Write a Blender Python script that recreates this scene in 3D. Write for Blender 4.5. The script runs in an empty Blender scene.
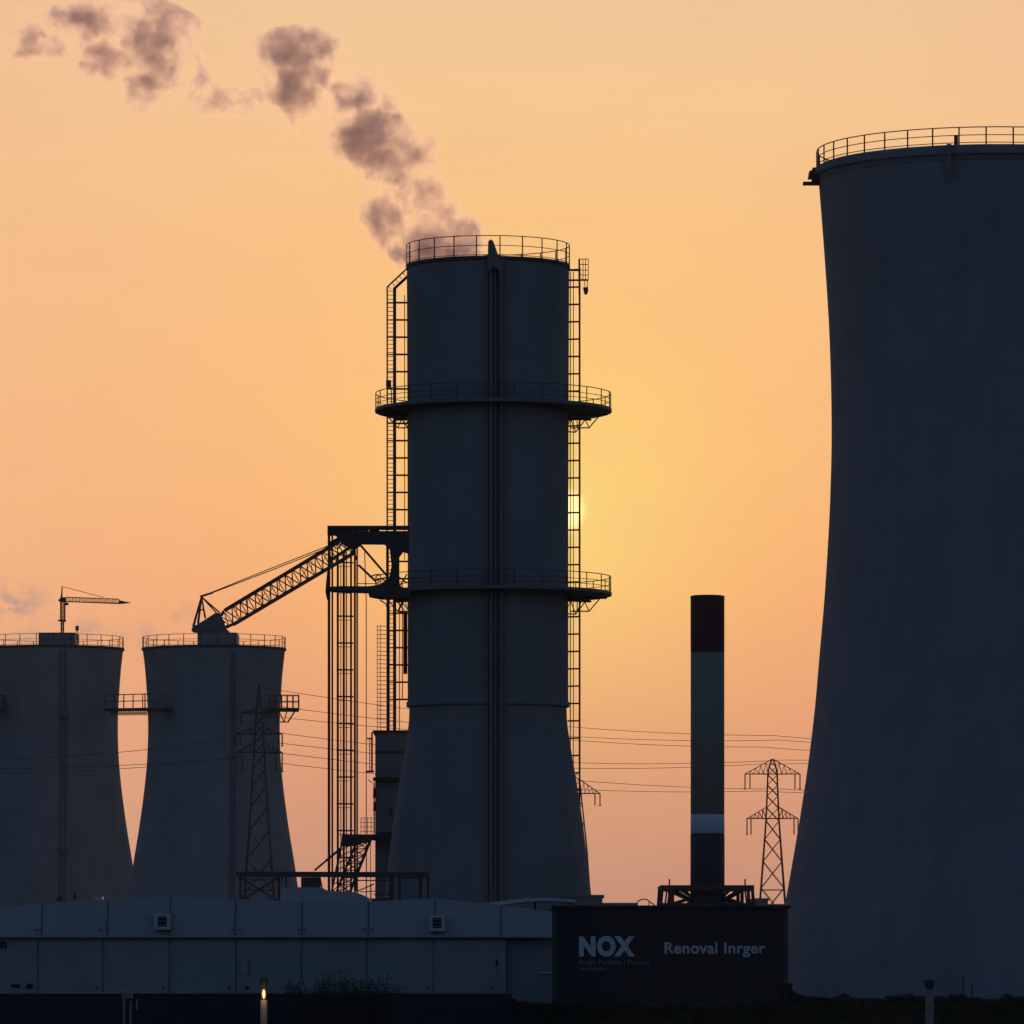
import bpy, math, random
from mathutils import Vector, Matrix
random.seed(7)
F = 6000.0          # focal length in pixels of the 1024 frame
CZ = 2.0            # eye height
HY = 975.0          # horizon row
SC = bpy.context.scene
COL = SC.collection

def W(px, py, D):
    return Vector(((px-512.0)*D/F, D, CZ+(HY-py)*D/F))
def lin(r, g, b):
    def f(c):
        c /= 255.0
        return c/12.92 if c <= 0.04045 else ((c+0.055)/1.055)**2.4
    return (f(r), f(g), f(b), 1.0)

# ------------------------------------------------------------------ camera
cd = bpy.data.cameras.new("camera"); cam = bpy.data.objects.new("camera", cd); COL.objects.link(cam)
cam.location = (0, 0, CZ); cam.rotation_euler = (math.radians(90), 0, 0)
cd.sensor_width = 36.0; cd.lens = 36.0*F/1024.0; cd.shift_y = (HY-512.0)/1024.0
cd.clip_start = 1.0; cd.clip_end = 20000.0
SC.camera = cam

# ------------------------------------------------------------------ world
SUN_AZ = math.atan2(561-512.0, F); SUN_EL = math.atan2(HY-511.0, F)
sun_dir = Vector((math.sin(SUN_AZ)*math.cos(SUN_EL), math.cos(SUN_AZ)*math.cos(SUN_EL), math.sin(SUN_EL)))
world = bpy.data.worlds.new("World"); SC.world = world; world.use_nodes = True
nt = world.node_tree; nt.nodes.clear()
class N:
    """tiny node-graph helper"""
    def __init__(s, tree): s.t = tree
    def n(s, typ, **kw):
        nd = s.t.nodes.new(typ)
        for k, v in kw.items(): setattr(nd, k, v)
        return nd
    def put(s, sock, v):
        if hasattr(v, 'is_output'): s.t.links.new(v, sock)
        elif v is not None: sock.default_value = v
    def m(s, op, a, b=None, c=None, clamp=False):
        nd = s.n('ShaderNodeMath', operation=op, use_clamp=clamp)
        s.put(nd.inputs[0], a)
        if b is not None: s.put(nd.inputs[1], b)
        if c is not None: s.put(nd.inputs[2], c)
        return nd.outputs[0]
    def v(s, op, a, b=None, scale=None):
        nd = s.n('ShaderNodeVectorMath', operation=op)
        s.put(nd.inputs[0], a)
        if b is not None: s.put(nd.inputs[1], b)
        if scale is not None: s.put(nd.inputs[3], scale)
        return nd.outputs['Value'] if op in ('DOT_PRODUCT', 'LENGTH', 'DISTANCE') else nd.outputs[0]
    def mr(s, x, a, b, c=0.0, d=1.0, kind='SMOOTHSTEP'):
        nd = s.n('ShaderNodeMapRange', interpolation_type=kind)
        s.put(nd.inputs[0], x)
        for i, q in enumerate((a, b, c, d)): s.put(nd.inputs[i+1], q)
        return nd.outputs[0]
    def mix(s, f, a, b, kind='MIX'):
        nd = s.n('ShaderNodeMix', data_type='RGBA', blend_type=kind)
        s.put(nd.inputs[0], f); s.put(nd.inputs[6], a); s.put(nd.inputs[7], b)
        return nd.outputs[2]
    def noise(s, vec, scale, detail=4, rough=0.55, dist=0.0):
        nd = s.n('ShaderNodeTexNoise')
        s.put(nd.inputs['Vector'], vec); nd.inputs['Scale'].default_value = scale
        nd.inputs['Detail'].default_value = detail; nd.inputs['Roughness'].default_value = rough
        nd.inputs['Distortion'].default_value = dist
        return nd.outputs[0]
    def ramp(s, x, pts):
        nd = s.n('ShaderNodeValToRGB'); s.put(nd.inputs[0], x)
        e = nd.color_ramp.elements
        e[0].position, e[0].color = pts[0]; e[1].position, e[1].color = pts[-1]
        for p, c in pts[1:-1]:
            q = e.new(p); q.color = c
        return nd.outputs[0]
w = N(nt)
tc = w.n('ShaderNodeTexCoord').outputs['Generated']
sep = w.n('ShaderNodeSeparateXYZ'); nt.links.new(tc, sep.inputs[0])
X, Y, Z = sep.outputs
sky = w.n('ShaderNodeTexSky', sky_type='NISHITA'); sky.sun_disc = False
sky.sun_elevation = SUN_EL; sky.sun_rotation = SUN_AZ; sky.air_density = 1.0; sky.dust_density = 2.0; sky.ozone_density = 2.0
SKY_STRENGTH = 0.06
cool = w.mix(1.0, sky.outputs[0], (1.42, 1.50, 2.02, 1), 'MULTIPLY')
cool = w.v('SCALE', cool, scale=SKY_STRENGTH)
# dusty low band of the sunset sky, colour by elevation
def Zp(y): return ((HY-y)/F)/0.35
warm = w.ramp(w.m('DIVIDE', Z, 0.35, clamp=True), [
    (0.0, lin(180, 131, 117)), (Zp(890), lin(201, 143, 119)), (Zp(800), lin(216, 150, 118)), (Zp(700), lin(234, 161, 118)),
    (Zp(600), lin(247, 171, 116)), (Zp(500), lin(252, 183, 120)), (Zp(380), lin(253, 191, 126)), (Zp(250), lin(251, 195, 133)), (Zp(110), lin(247, 201, 147)),
    (Zp(0), lin(241, 200, 154)), (0.62, lin(150, 135, 130)), (1.0, lin(80, 90, 108))])
ang = w.m('ARCCOSINE', w.v('DOT_PRODUCT', tc, tuple(sun_dir)))       # angle from the sun, radians
px1 = 1.0/F
ga = w.m('EXPONENT', w.m('MULTIPLY', w.m('POWER', w.m('DIVIDE', ang, 195*px1), 2.0), -1.0))
gb = w.m('EXPONENT', w.m('MULTIPLY', w.m('DIVIDE', ang, 60*px1), -1.0))
side = w.mr(w.m('ABSOLUTE', w.m('SUBTRACT', X, SUN_AZ)), 130*px1, 620*px1)
warm = w.mix(w.m('MULTIPLY', side, 0.42), warm, lin(238, 184, 146))
warm = w.mix(w.m('MULTIPLY', ga, 0.68), warm, lin(255, 214, 118))
warm = w.mix(w.m('MULTIPLY', gb, 0.55), warm, lin(255, 228, 130))
disc = w.mr(ang, 12*px1, 28*px1, 1.0, 0.0)
warm = w.mix(disc, warm, (2.2, 1.45, 0.55, 1))
# slightly duller far to the left
# soft high dust and a few faint low clouds
ns = w.noise(w.v('MULTIPLY', tc, (1.0, 1.0, 3.2)), 26.0, 3)
warm = w.mix(w.mr(ns, 0.35, 0.75, 0.0, 0.10), warm, lin(226, 170, 140))
cn = w.noise(w.v('MULTIPLY', tc, (1.0, 1.0, 1.3)), 260.0, 6, 0.6, 0.2)
cm = None
for (cx_, cy_, rx_, ry_, k_) in ((16, 606, 46, 30, 1.0), (90, 630, 26, 18, 0.6), (136, 640, 34, 26, 0.6), (180, 616, 26, 18, 0.45), (40, 640, 60, 22, 0.55)):
    u_ = w.m('POWER', w.m('DIVIDE', w.m('SUBTRACT', X, (cx_-512)/F), rx_/F), 2.0); v_ = w.m('POWER', w.m('DIVIDE', w.m('SUBTRACT', Z, (HY-cy_)/F), ry_/F), 2.0)
    b_ = w.m('MULTIPLY', w.mr(w.m('SQRT', w.m('ADD', u_, v_)), 0.0, 1.15, 1.0, 0.0), k_)
    cm = b_ if cm is None else w.m('MAXIMUM', cm, b_)
cm = w.m('MULTIPLY', cm, w.mr(cn, 0.36, 0.60))
warm = w.mix(w.m('MULTIPLY', cm, 0.75), warm, lin(172, 146, 140))
face = w.v('DOT_PRODUCT', tc, tuple(Vector((sun_dir.x, sun_dir.y, 0)).normalized()))
mask = w.mr(face, 0.55, 0.94)
mask = w.m('MULTIPLY', mask, w.mr(Z, 0.42, 0.16))
col = w.mix(mask, cool, warm)
bg = w.n('ShaderNodeBackground'); nt.links.new(col, bg.inputs[0]); bg.inputs[1].default_value = 1.0
wo = w.n('ShaderNodeOutputWorld'); nt.links.new(bg.outputs[0], wo.inputs[0])

# ------------------------------------------------------------------ sun
sl = bpy.data.lights.new("sun", 'SUN'); sl.energy = 1.3; sl.angle = math.radians(0.53); sl.color = (1.0, 0.62, 0.34)
so = bpy.data.objects.new("sun", sl); COL.objects.link(so)
so.rotation_euler = (-sun_dir).to_track_quat('-Z', 'Y').to_euler(); so.location = (0, 100, 120)
SC.view_settings.view_transform = 'Standard'; SC.view_settings.look = 'None'
SC.view_settings.exposure = 0.0; SC.view_settings.gamma = 1.0
SC.render.engine = 'CYCLES'
SC.cycles.max_bounces = 6; SC.cycles.volume_bounces = 3; SC.cycles.use_denoising = True
SC.cycles.volume_step_rate = 0.16; SC.cycles.volume_max_steps = 256

# ------------------------------------------------------------------ materials
def mat(name, col, rough=0.8, metal=0.0, var=0.12, vscale=0.6, stretch=1.0, bump=0.0, var2=None):
    m = bpy.data.materials.new(name); m.use_nodes = True; t = m.node_tree; g = N(t)
    b = t.nodes['Principled BSDF']
    co = g.n('ShaderNodeTexCoord').outputs['Object']
    v = g.v('MULTIPLY', co, (1.0, 1.0, stretch))
    n1 = g.noise(v, vscale, 6, 0.6)
    n2 = g.noise(v, vscale*7, 4, 0.6)
    k = g.m('ADD', g.m('MULTIPLY', g.m('SUBTRACT', n1, 0.5), 2*var), g.m('MULTIPLY', g.m('SUBTRACT', n2, 0.5), var))
    k = g.m('ADD', k, 1.0)
    c = g.v('SCALE', (col[0], col[1], col[2]), scale=k)
    if var2: c = g.mix(g.mr(n1, 0.5, 0.72), c, tuple(var2)+(1,))
    t.links.new(c, b.inputs['Base Color'])
    b.inputs['Roughness'].default_value = rough; b.inputs['Metallic'].default_value = metal
    if bump:
        bp = g.n('ShaderNodeBump'); bp.inputs['Strength'].default_value = 0.5; bp.inputs['Distance'].default_value = bump
        t.links.new(n2, bp.inputs['Height']); t.links.new(bp.outputs[0], b.inputs['Normal'])
    return m

def concrete(name, col, nv, hz, joint=0.10, streak=0.16):
    """cast concrete: weather streaks, pour lines and form-panel joints round an axis"""
    m = bpy.data.materials.new(name); m.use_nodes = True; t = m.node_tree; g = N(t)
    b = t.nodes['Principled BSDF']
    co = g.n('ShaderNodeTexCoord').outputs['Object']
    sp = g.n('ShaderNodeSeparateXYZ'); t.links.new(co, sp.inputs[0])
    an = g.m('ARCTAN2', sp.outputs[0], sp.outputs[1])
    u = g.m('MULTIPLY', an, nv/6.28318); h = g.m('DIVIDE', sp.outputs[2], hz)
    row = g.m('FLOOR', h)
    un = g.m('ADD', u, g.m('MULTIPLY', g.m('MODULO', row, 2.0), 0.5))
    fv = g.m('ABSOLUTE', g.m('SUBTRACT', g.m('FRACT', un), 0.5))
    fh = g.m('ABSOLUTE', g.m('SUBTRACT', g.m('FRACT', h), 0.5))
    line = g.m('MAXIMUM', g.mr(fv, 0.478, 0.497), g.mr(fh, 0.484, 0.498))
    # panel-by-panel tone
    cell = g.n('ShaderNodeCombineXYZ'); t.links.new(g.m('FLOOR', un), cell.inputs[0]); t.links.new(row, cell.inputs[1])
    wn = g.n('ShaderNodeTexWhiteNoise', noise_dimensions='3D'); t.links.new(cell.outputs[0], wn.inputs[0])
    st = g.noise(g.v('MULTIPLY', co, (1, 1, 0.06)), 1.1, 6, 0.62)
    bl = g.noise(co, 0.22, 5, 0.6); fi = g.noise(co, 5.0, 4, 0.6)
    k = g.m('ADD', 1.0, g.m('MULTIPLY', g.m('SUBTRACT', st, 0.5), 2*streak))
    k = g.m('ADD', k, g.m('MULTIPLY', g.m('SUBTRACT', bl, 0.5), 0.5))
    k = g.m('ADD', k, g.m('MULTIPLY', g.m('SUBTRACT', fi, 0.5), 0.12))
    k = g.m('ADD', k, g.m('MULTIPLY', g.m('SUBTRACT', wn.outputs[0], 0.5), 0.07))
    k = g.m('SUBTRACT', k, g.m('MULTIPLY', line, joint))
    c = g.v('SCALE', col, scale=k)
    t.links.new(c, b.inputs['Base Color']); b.inputs['Roughness'].default_value = 0.92
    b.inputs['Specular IOR Level'].default_value = 0.25
    bp = g.n('ShaderNodeBump'); bp.inputs['Strength'].default_value = 0.4; bp.inputs['Distance'].default_value = 0.03
    t.links.new(g.m('SUBTRACT', fi, line), bp.inputs['Height']); t.links.new(bp.outputs[0], b.inputs['Normal'])
    return m

M = {}
M['concrete_big'] = concrete('weathered_concrete', (0.215, 0.235, 0.26), 64, 2.4, 0.09, 0.12)
M['concrete_mid'] = concrete('stack_concrete', (0.215, 0.225, 0.235), 20, 4.1, 0.07, 0.12)
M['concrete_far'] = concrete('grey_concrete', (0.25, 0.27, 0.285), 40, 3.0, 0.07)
M['steel'] = mat('dark_steel', (0.075, 0.062, 0.062), 0.8, 0.0, 0.2, 1.5)
M['brown_steel'] = mat('glow_tinted_steel', (0.13, 0.07, 0.055), 0.85, 0.0, 0.3, 1.2)  # brown raised to put the sunset glow on steelwork into its colour
M['galv'] = mat('galvanised_steel', (0.17, 0.17, 0.18), 0.75, 0.0, 0.2, 1.0)
M['cab'] = mat('crane_paint', (0.13, 0.12, 0.14), 0.6, 0.1, 0.2, 1.0)
M['riser'] = mat('riser_steel', (0.175, 0.17, 0.18), 0.85, 0.0, 0.12, 0.8)
M['wall_blue'] = mat('blue_cladding', (0.235, 0.27, 0.295), 0.65, 0.0, 0.10, 0.35, 0.25, 0.0, (0.215, 0.24, 0.26))
M['wall_pale'] = mat('pale_cladding', (0.265, 0.29, 0.31), 0.6, 0.0, 0.10, 0.3, 0.4)
M['monitor'] = mat('monitor_cladding', (0.33, 0.36, 0.38), 0.7, 0.0, 0.1, 0.5)
M['wall_grey'] = mat('grey_render', (0.19, 0.21, 0.24), 0.85, 0.0, 0.14, 0.5)
M['trim'] = mat('pale_trim', (0.24, 0.30, 0.36), 0.6, 0.0, 0.12, 0.8)
M['vent'] = mat('vent_casing', (0.42, 0.45, 0.50), 0.55, 0.0, 0.12, 2.0)
M['seam'] = mat('dark_joint', (0.10, 0.125, 0.15), 0.8, 0.0, 0.2, 2.0)
M['roof'] = mat('bitumen_roof', (0.14, 0.14, 0.15), 0.9, 0.0, 0.2, 0.4)
M['black'] = mat('black_cladding', (0.014, 0.017, 0.028), 0.75, 0.0, 0.25, 0.5)
M['letter'] = mat('pale_lettering', (0.50, 0.54, 0.60), 0.8, 0.0, 0.06, 2.0)
M['letter_dim'] = mat('faded_lettering', (0.22, 0.22, 0.25), 0.8, 0.0, 0.1, 2.0)
M['ch_red'] = mat('dark_red_paint', (0.075, 0.02, 0.025), 0.7, 0.0, 0.2, 0.8, 0.3)
M['ch_grey'] = mat('stack_grey_paint', (0.215, 0.215, 0.18), 0.75, 0.0, 0.14, 0.8, 0.3)
M['ch_white'] = mat('stack_white_paint', (0.58, 0.60, 0.70), 0.7, 0.0, 0.12, 0.8)
M['ch_base'] = mat('stack_black_paint', (0.035, 0.038, 0.05), 0.7, 0.0, 0.2, 0.8)
M['darkwall'] = mat('dark_wall', (0.022, 0.024, 0.03), 0.9, 0.0, 0.3, 0.3)
M['post'] = mat('post_paint', (0.20, 0.19, 0.19), 0.7, 0.0, 0.2, 3.0)
M['cap'] = mat('post_cap', (0.03, 0.027, 0.03), 0.7, 0.0, 0.2, 3.0)
M['leaf'] = mat('foliage', (0.035, 0.045, 0.028), 0.8, 0.0, 0.35, 1.5)
M['twig'] = mat('twig_bark', (0.045, 0.035, 0.028), 0.9, 0.0, 0.3, 3.0)
M['ground'] = mat('rough_grass', (0.045, 0.055, 0.035), 0.95, 0.0, 0.4, 0.15, 1.0, 0.05, (0.09, 0.085, 0.07))
M['porcelain'] = mat('insulator', (0.12, 0.08, 0.07), 0.4)

def glow_mat():
    m = bpy.data.materials.new('lamp_glow'); m.use_nodes = True; b = m.node_tree.nodes['Principled BSDF']
    b.inputs['Base Color'].default_value = (0.9, 0.7, 0.4, 1)
    b.inputs['Emission Color'].default_value = (1.0, 0.50, 0.15, 1); b.inputs['Emission Strength'].default_value = 1.6
    return m
M['glow'] = glow_mat()

# ------------------------------------------------------------------ mesh builder
class MB:
    def __init__(s): s.v = []; s.f = []; s.smooth = []; s.cuts = []
    def add(s, vs, fs, sm=False):
        s.cuts.append((len(s.v), len(s.f))); o = len(s.v); s.v += [Vector(p) for p in vs]
        s.f += [tuple(i+o for i in f) for f in fs]; s.smooth += [sm]*len(fs)
        return s
    def box(s, x0, x1, y0, y1, z0, z1):
        x0, x1 = sorted((x0, x1)); y0, y1 = sorted((y0, y1)); z0, z1 = sorted((z0, z1))
        vs = [(x0,y0,z0),(x1,y0,z0),(x1,y1,z0),(x0,y1,z0),(x0,y0,z1),(x1,y0,z1),(x1,y1,z1),(x0,y1,z1)]
        return s.add(vs, [(3,2,1,0),(4,5,6,7),(0,1,5,4),(1,2,6,5),(2,3,7,6),(3,0,4,7)])
    def pbox(s, px0, px1, py0, py1, D, depth):
        """box whose front face spans these picture columns/rows at distance D, real depth behind it"""
        a = W(px0, py0, D); b = W(px1, py1, D)
        return s.box(a.x, b.x, D, D+depth, a.z, b.z)
    def tube(s, pts, r, n=6, closed=False, r2=None):
        pts = [Vector(p) for p in pts]; k = len(pts); rings = []
        for i, p in enumerate(pts):
            if closed: d = pts[(i+1) % k]-pts[i-1]
            else: d = pts[min(i+1, k-1)]-pts[max(i-1, 0)]
            d.normalize()
            up = Vector((0, 0, 1)) if abs(d.z) < 0.9 else Vector((0, 1, 0))
            a = d.cross(up).normalized(); b = a.cross(d).normalized()
            rr = r if r2 is None else r+(r2-r)*i/(k-1)
            rings.append([p+(a*math.cos(q*2*math.pi/n)+b*math.sin(q*2*math.pi/n))*rr for q in range(n)])
        vs = [q for R in rings for q in R]; fs = []
        for i in range(k if closed else k-1):
            j = (i+1) % k
            for q in range(n):
                q2 = (q+1) % n
                fs.append((i*n+q, i*n+q2, j*n+q2, j*n+q))
        if not closed:
            fs.append(tuple(range(n-1, -1, -1))); fs.append(tuple((k-1)*n+q for q in range(n)))
        return s.add(vs, fs, n > 5)
    def bar(s, a, b, t, t2=None):
        """square bar between two points"""
        a = Vector(a); b = Vector(b); d = (b-a).normalized(); t2 = t2 or t
        up = Vector((0, 1, 0)) if abs(d.y) < 0.9 else Vector((0, 0, 1))
        u = d.cross(up).normalized(); v = u.cross(d).normalized()
        vs = [p+u*sx*t/2+v*sy*t2/2 for p in (a, b) for sx, sy in ((-1,-1),(1,-1),(1,1),(-1,1))]
        return s.add(vs, [(3,2,1,0),(4,5,6,7),(0,1,5,4),(1,2,6,5),(2,3,7,6),(3,0,4,7)])
    def pbar(s, p, q, D, wpx, depth=None, D2=None):
        D2 = D2 or D
        return s.bar(W(p[0], p[1], D), W(q[0], q[1], D2), wpx*D/F, depth or wpx*D/F)
    def lathe(s, c, prof, n=96, cap_bottom=False, cap_top=False, a0=0.0, a1=None):
        """prof: list of (radius, z) outside going up"""
        c = Vector(c); full = a1 is None; a1 = a1 if a1 is not None else 2*math.pi
        m = n if full else n+1
        vs = []
        for (r, z) in prof:
            for i in range(m):
                a = a0+(a1-a0)*i/n
                vs.append((c.x+r*math.sin(a), c.y-r*math.cos(a), z))
        fs = []
        for k in range(len(prof)-1):
            for i in range(n):
                j = (i+1) % m
                fs.append((k*m+i, k*m+j, (k+1)*m+j, (k+1)*m+i))
        if cap_bottom: fs.append(tuple(range(m-1, -1, -1)))
        if cap_top: fs.append(tuple((len(prof)-1)*m+i for i in range(m)))
        return s.add(vs, fs, True)
    def prism(s, pts, D, depth):
        """outline given in picture columns/rows, stood up at distance D with a real depth"""
        P = [W(x, y, D) for x, y in pts]; n = len(P)
        vs = P+[p+Vector((0, depth, 0)) for p in P]
        fs = [tuple(range(n)), tuple(range(2*n-1, n-1, -1))]+[(i, i+n, (i+1) % n+n, (i+1) % n) for i in range(n)]
        return s.add(vs, fs)
    def lattice(s, a, b, w0, h0, n, r, rb, w1=None, h1=None):
        """box lattice girder: four chords, crossing lacing on all sides"""
        a = Vector(a); b = Vector(b); d = (b-a).normalized()
        w1 = w0 if w1 is None else w1; h1 = h0 if h1 is None else h1
        side = Vector((0, 1, 0)); side = (side-d*side.dot(d)).normalized(); up = side.cross(d).normalized()
        def cor(i):
            t = i/n; p = a.lerp(b, t); ww = (w0+(w1-w0)*t)/2; hh = (h0+(h1-h0)*t)/2
            return [p+side*sx*ww+up*sy*hh for sx, sy in ((-1,-1),(1,-1),(1,1),(-1,1))]
        C = [cor(i) for i in range(n+1)]
        for k in range(4): s.bar(C[0][k], C[n][k], r*2)
        for i in range(n):
            for k in range(4):
                k2 = (k+1) % 4
                if (i+k) % 2: s.bar(C[i][k], C[i+1][k2], rb*2)
                else: s.bar(C[i][k2], C[i+1][k], rb*2)
                s.bar(C[i+1][k], C[i+1][k2], rb*1.6)
        return s
    def each(s, name, m, parent):
        '''every primitive added so far becomes a part of its own'''
        out = []; cuts = s.cuts+[(len(s.v), len(s.f))]
        for (v0, f0), (v1, f1) in zip(cuts, cuts[1:]):
            if v1 == v0: continue
            q = MB(); q.add(s.v[v0:v1], [tuple(i-v0 for i in f) for f in s.f[f0:f1]]); q.smooth = s.smooth[f0:f1]
            out.append(q.make(name, m, parent))
        return out
    def make(s, name, m, parent=None, origin=None):
        o_ = Vector((0, 0, 0))
        if parent is not None: o_ = world_loc(parent)
        elif origin is not None: o_ = Vector(origin)
        me = bpy.data.meshes.new(name)
        me.from_pydata([tuple(p-o_) for p in s.v], [], s.f); me.update()
        me.polygons.foreach_set('use_smooth', s.smooth)
        me.materials.append(m)
        ob = bpy.data.objects.new(name, me); COL.objects.link(ob)
        if parent is not None: ob.parent = parent
        else: ob.location = o_
        return ob
def world_loc(o):
    v = Vector(o.location)
    while o.parent: o = o.parent; v += Vector(o.location)
    return v
def tag(o, label=None, cat=None, group=None, kind=None):
    if label: o['label'] = label
    if cat: o['category'] = cat
    if group: o['group'] = group
    if kind: o['kind'] = kind
    return o
def thing(name, loc, label, cat, group=None):
    o = bpy.data.objects.new(name, None); COL.objects.link(o); o.location = loc; o.empty_display_size = 0.5
    return tag(o, label, cat, group)
def sharp(ob, ang=30):
    """keep creases crisp on smooth-shaded lathes"""
    me = ob.data
    try:
        me.set_sharp_from_angle(angle=math.radians(ang))
    except Exception: pass
    return ob

# ------------------------------------------------------------------ ground
g = MB(); nx = 60
gx = [-2000, -1500, -1000, -500]+[-300+i*15 for i in range(41)]+[500, 1000, 1500, 2000]
gy = [-300, -100]+[i*20 for i in range(0, 41)]+[1000, 1500, 2000, 2500, 3000]
vs = [(x, y, 0.0 if y < 150 else random.uniform(-0.04, 0.04)) for y in gy for x in gx]
k = len(gx)
g.add(vs, [(j*k+i, j*k+i+1, (j+1)*k+i+1, (j+1)*k+i) for j in range(len(gy)-1) for i in range(k-1)])
tag(g.make('ground', M['ground']), kind='structure')

# ------------------------------------------------------------------ railing round a circle
def ring_pts(c, r, z, n=96, a0=0.0, a1=None):
    full = a1 is None; a1 = 2*math.pi if full else a1
    return [Vector((c.x+r*math.sin(a0+(a1-a0)*i/n), c.y-r*math.cos(a0+(a1-a0)*i/n), z)) for i in range(n if full else n+1)]
def ring_railing(parent, c, r, z0, z1, nposts, t, phase=0.0, gap=None, tm=None):
    """gap=(a0,a1): the railing runs only from a0 to a1 (angles from the viewer's side)"""
    rail = MB(); tm = tm or t*0.8
    for z, rr in ((z1, t), ((z0+z1)/2+0.03, tm), (z0+0.08, tm)):
        if gap: rail.tube(ring_pts(c, r, z, 96, *gap), rr/2, 6)
        else: rail.tube(ring_pts(c, r, z, 120), rr/2, 6, closed=True)
    ro = rail.make('railing', M['steel'], parent)
    first = None
    for i in range(nposts):
        a = phase+2*math.pi*i/nposts
        if gap and not (gap[0] <= a <= gap[1]): continue
        p = Vector((c.x+r*math.sin(a), c.y-r*math.cos(a), z0-0.12))
        if first is None:
            first = MB().bar((p.x, p.y, p.z), (p.x, p.y, z1), t*1.25)
            me_origin = p
            me = bpy.data.meshes.new('post'); me.from_pydata([tuple(q-p) for q in first.v], [], first.f); me.update(); me.materials.append(M['steel'])
        po = bpy.data.objects.new('post', me); COL.objects.link(po); po.parent = ro; po.location = p-world_loc(ro)
    return ro

def interp(prof, z):
    """radius of a profile (list of (r,z) rising) at height z"""
    P = sorted(prof, key=lambda q: q[1])
    if z <= P[0][1]: return P[0][0]
    for (r0, z0), (r1, z1) in zip(P, P[1:]):
        if z0 <= z <= z1: return r0+(r1-r0)*(z-z0)/max(1e-6, z1-z0)
    return P[-1][0]
def smooth_prof(pts, D, sub=4):
    """picture rows + half widths -> Catmull-Rom profile in metres, rising"""
    P = sorted([(r*D/F, CZ+(HY-y)*D/F) for y, r in pts], key=lambda q: q[1])
    out = []
    for i in range(len(P)-1):
        p0 = P[max(i-1, 0)]; p1 = P[i]; p2 = P[i+1]; p3 = P[min(i+2, len(P)-1)]
        for k in range(sub):
            t = k/sub
            q = []
            for c in (0, 1):
                if c == 1: q.append(p1[1]+(p2[1]-p1[1])*t); continue
                m1 = (p2[0]-p0[0])/max(1e-6, p2[1]-p0[1])*(p2[1]-p1[1]); m2 = (p3[0]-p1[0])/max(1e-6, p3[1]-p1[1])*(p2[1]-p1[1])
                q.append((2*t**3-3*t**2+1)*p1[0]+(t**3-2*t**2+t)*m1+(-2*t**3+3*t**2)*p2[0]+(t**3-t**2)*m2)
            out.append((q[0], q[1]))
    out.append(P[-1])
    return out

# ================================================================== big cooling tower (right)
D = 300.0; c = Vector(((985-512)*D/F, D, 0))
big = thing('cooling_tower', c, 'huge concrete cooling tower at the right edge, tallest and widest in view', 'cooling tower')
prof = smooth_prof([(182, 166), (260, 160), (338, 155.3), (430, 153.2), (501, 154.8), (552, 157.4), (603, 160.8), (654, 165.3), (704, 169.6), (755, 175.5), (806, 183), (857, 191.5), (905, 200), (975, 213), (1015, 221)], D)
prof = [(r, max(z, 0.0)) for r, z in prof]
zt = CZ+(HY-182)*D/F; zl = CZ+(HY-167)*D/F
inner = [(r-0.45, z) for r, z in reversed(prof[-30:])]
sharp(MB().lathe(c, prof+[(prof[-1][0]-0.45, prof[-1][1])]+inner, 160).make('shell', M['concrete_big'], big))
R = 168.5*D/F
rim = MB().lathe(c, [(R-0.95, zt+0.02), (R-0.12, zt+0.02), (R-0.05, zt+0.22), (R+0.12, zt+0.30), (R+0.12, zl-0.12), (R-0.1, zl), (R-1.3, zl), (R-1.3, zt+0.02), (R-0.95, zt+0.02)], 160)
sharp(rim.make('rim', M['concrete_big'], big), 25)
ring_railing(big, c, 168*D/F, zl, CZ+(HY-150.5)*D/F, 40, 0.055, 0.085)
# beam stub and ledge ends poking out on the left of the rim
st = MB(); a = W(803, 183, D)
st.box(a.x, W(822, 183, D).x, D-0.25, D+0.25, W(0, 185, D).z, W(0, 182.2, D).z)
st.make('beam_stub', M['steel'], big)
st = MB()
for (x0, yy) in ((809, 173.5), (808.5, 177), (812, 170.5), (812, 180)):
    p = W(x0, yy, D); st.box(p.x, W(824, yy, D).x, D-0.7, D+0.7, p.z-0.04, p.z+0.06)
st.make('rim_bracket', M['steel'], big)
# pipe stub on rim, overflow spout
aa = -0.262; pz = CZ+(HY-160)*D/F
def oncircle(c, r, a, z): return Vector((c.x+r*math.sin(a), c.y-r*math.cos(a), z))
MB().tube([oncircle(c, R-0.7, aa, zl-0.05), oncircle(c, R-0.7, aa, zl+0.55)], 0.10, 10).make('vent_pipe', M['steel'], big)
MB().bar(oncircle(c, R+0.22, -0.282, zl+0.0), oncircle(c, R+0.22, -0.282, zt-1.0), 0.22, 0.15).make('downpipe', M['riser'], big)
for dx in (0.04, ):
    pass

# ================================================================== central stack tower
D = 360.0; c = Vector(((488-512)*D/F, D, 0)); CC = c.copy(); S = D/F
ctr = thing('stack_tower', c, 'tall straight-sided dark tower in the centre with two ring platforms and steam at its mouth', 'industrial tower')
zl = CZ+(HY-266.0)*S; zlip = CZ+(HY-707)*S
upper = [(80.4*S, zlip-0.02), (81.6*S, zlip), (81.6*S, zlip+0.25), (80.3*S, zlip+0.34), (80.3*S, CZ+(HY-560)*S), (80.7*S, CZ+(HY-400)*S), (81.2*S, zl), (79.2*S, zl), (78.5*S, zl-6)]
lower = smooth_prof([(708.5, 78.6), (722, 79.2), (736, 81), (754, 83.8), (768, 86.2), (797, 91), (829, 95.6), (872, 100.6), (898, 103.6), (940, 108), (1008, 114)], D)
lower = [(r, max(z, 0)) for r, z in lower]
allprof = lower+upper[3:7]
sharp(MB().lathe(c, lower+[(80.0*S, zlip-0.02)], 120).make('flared_base', M['concrete_mid'], ctr))
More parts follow.
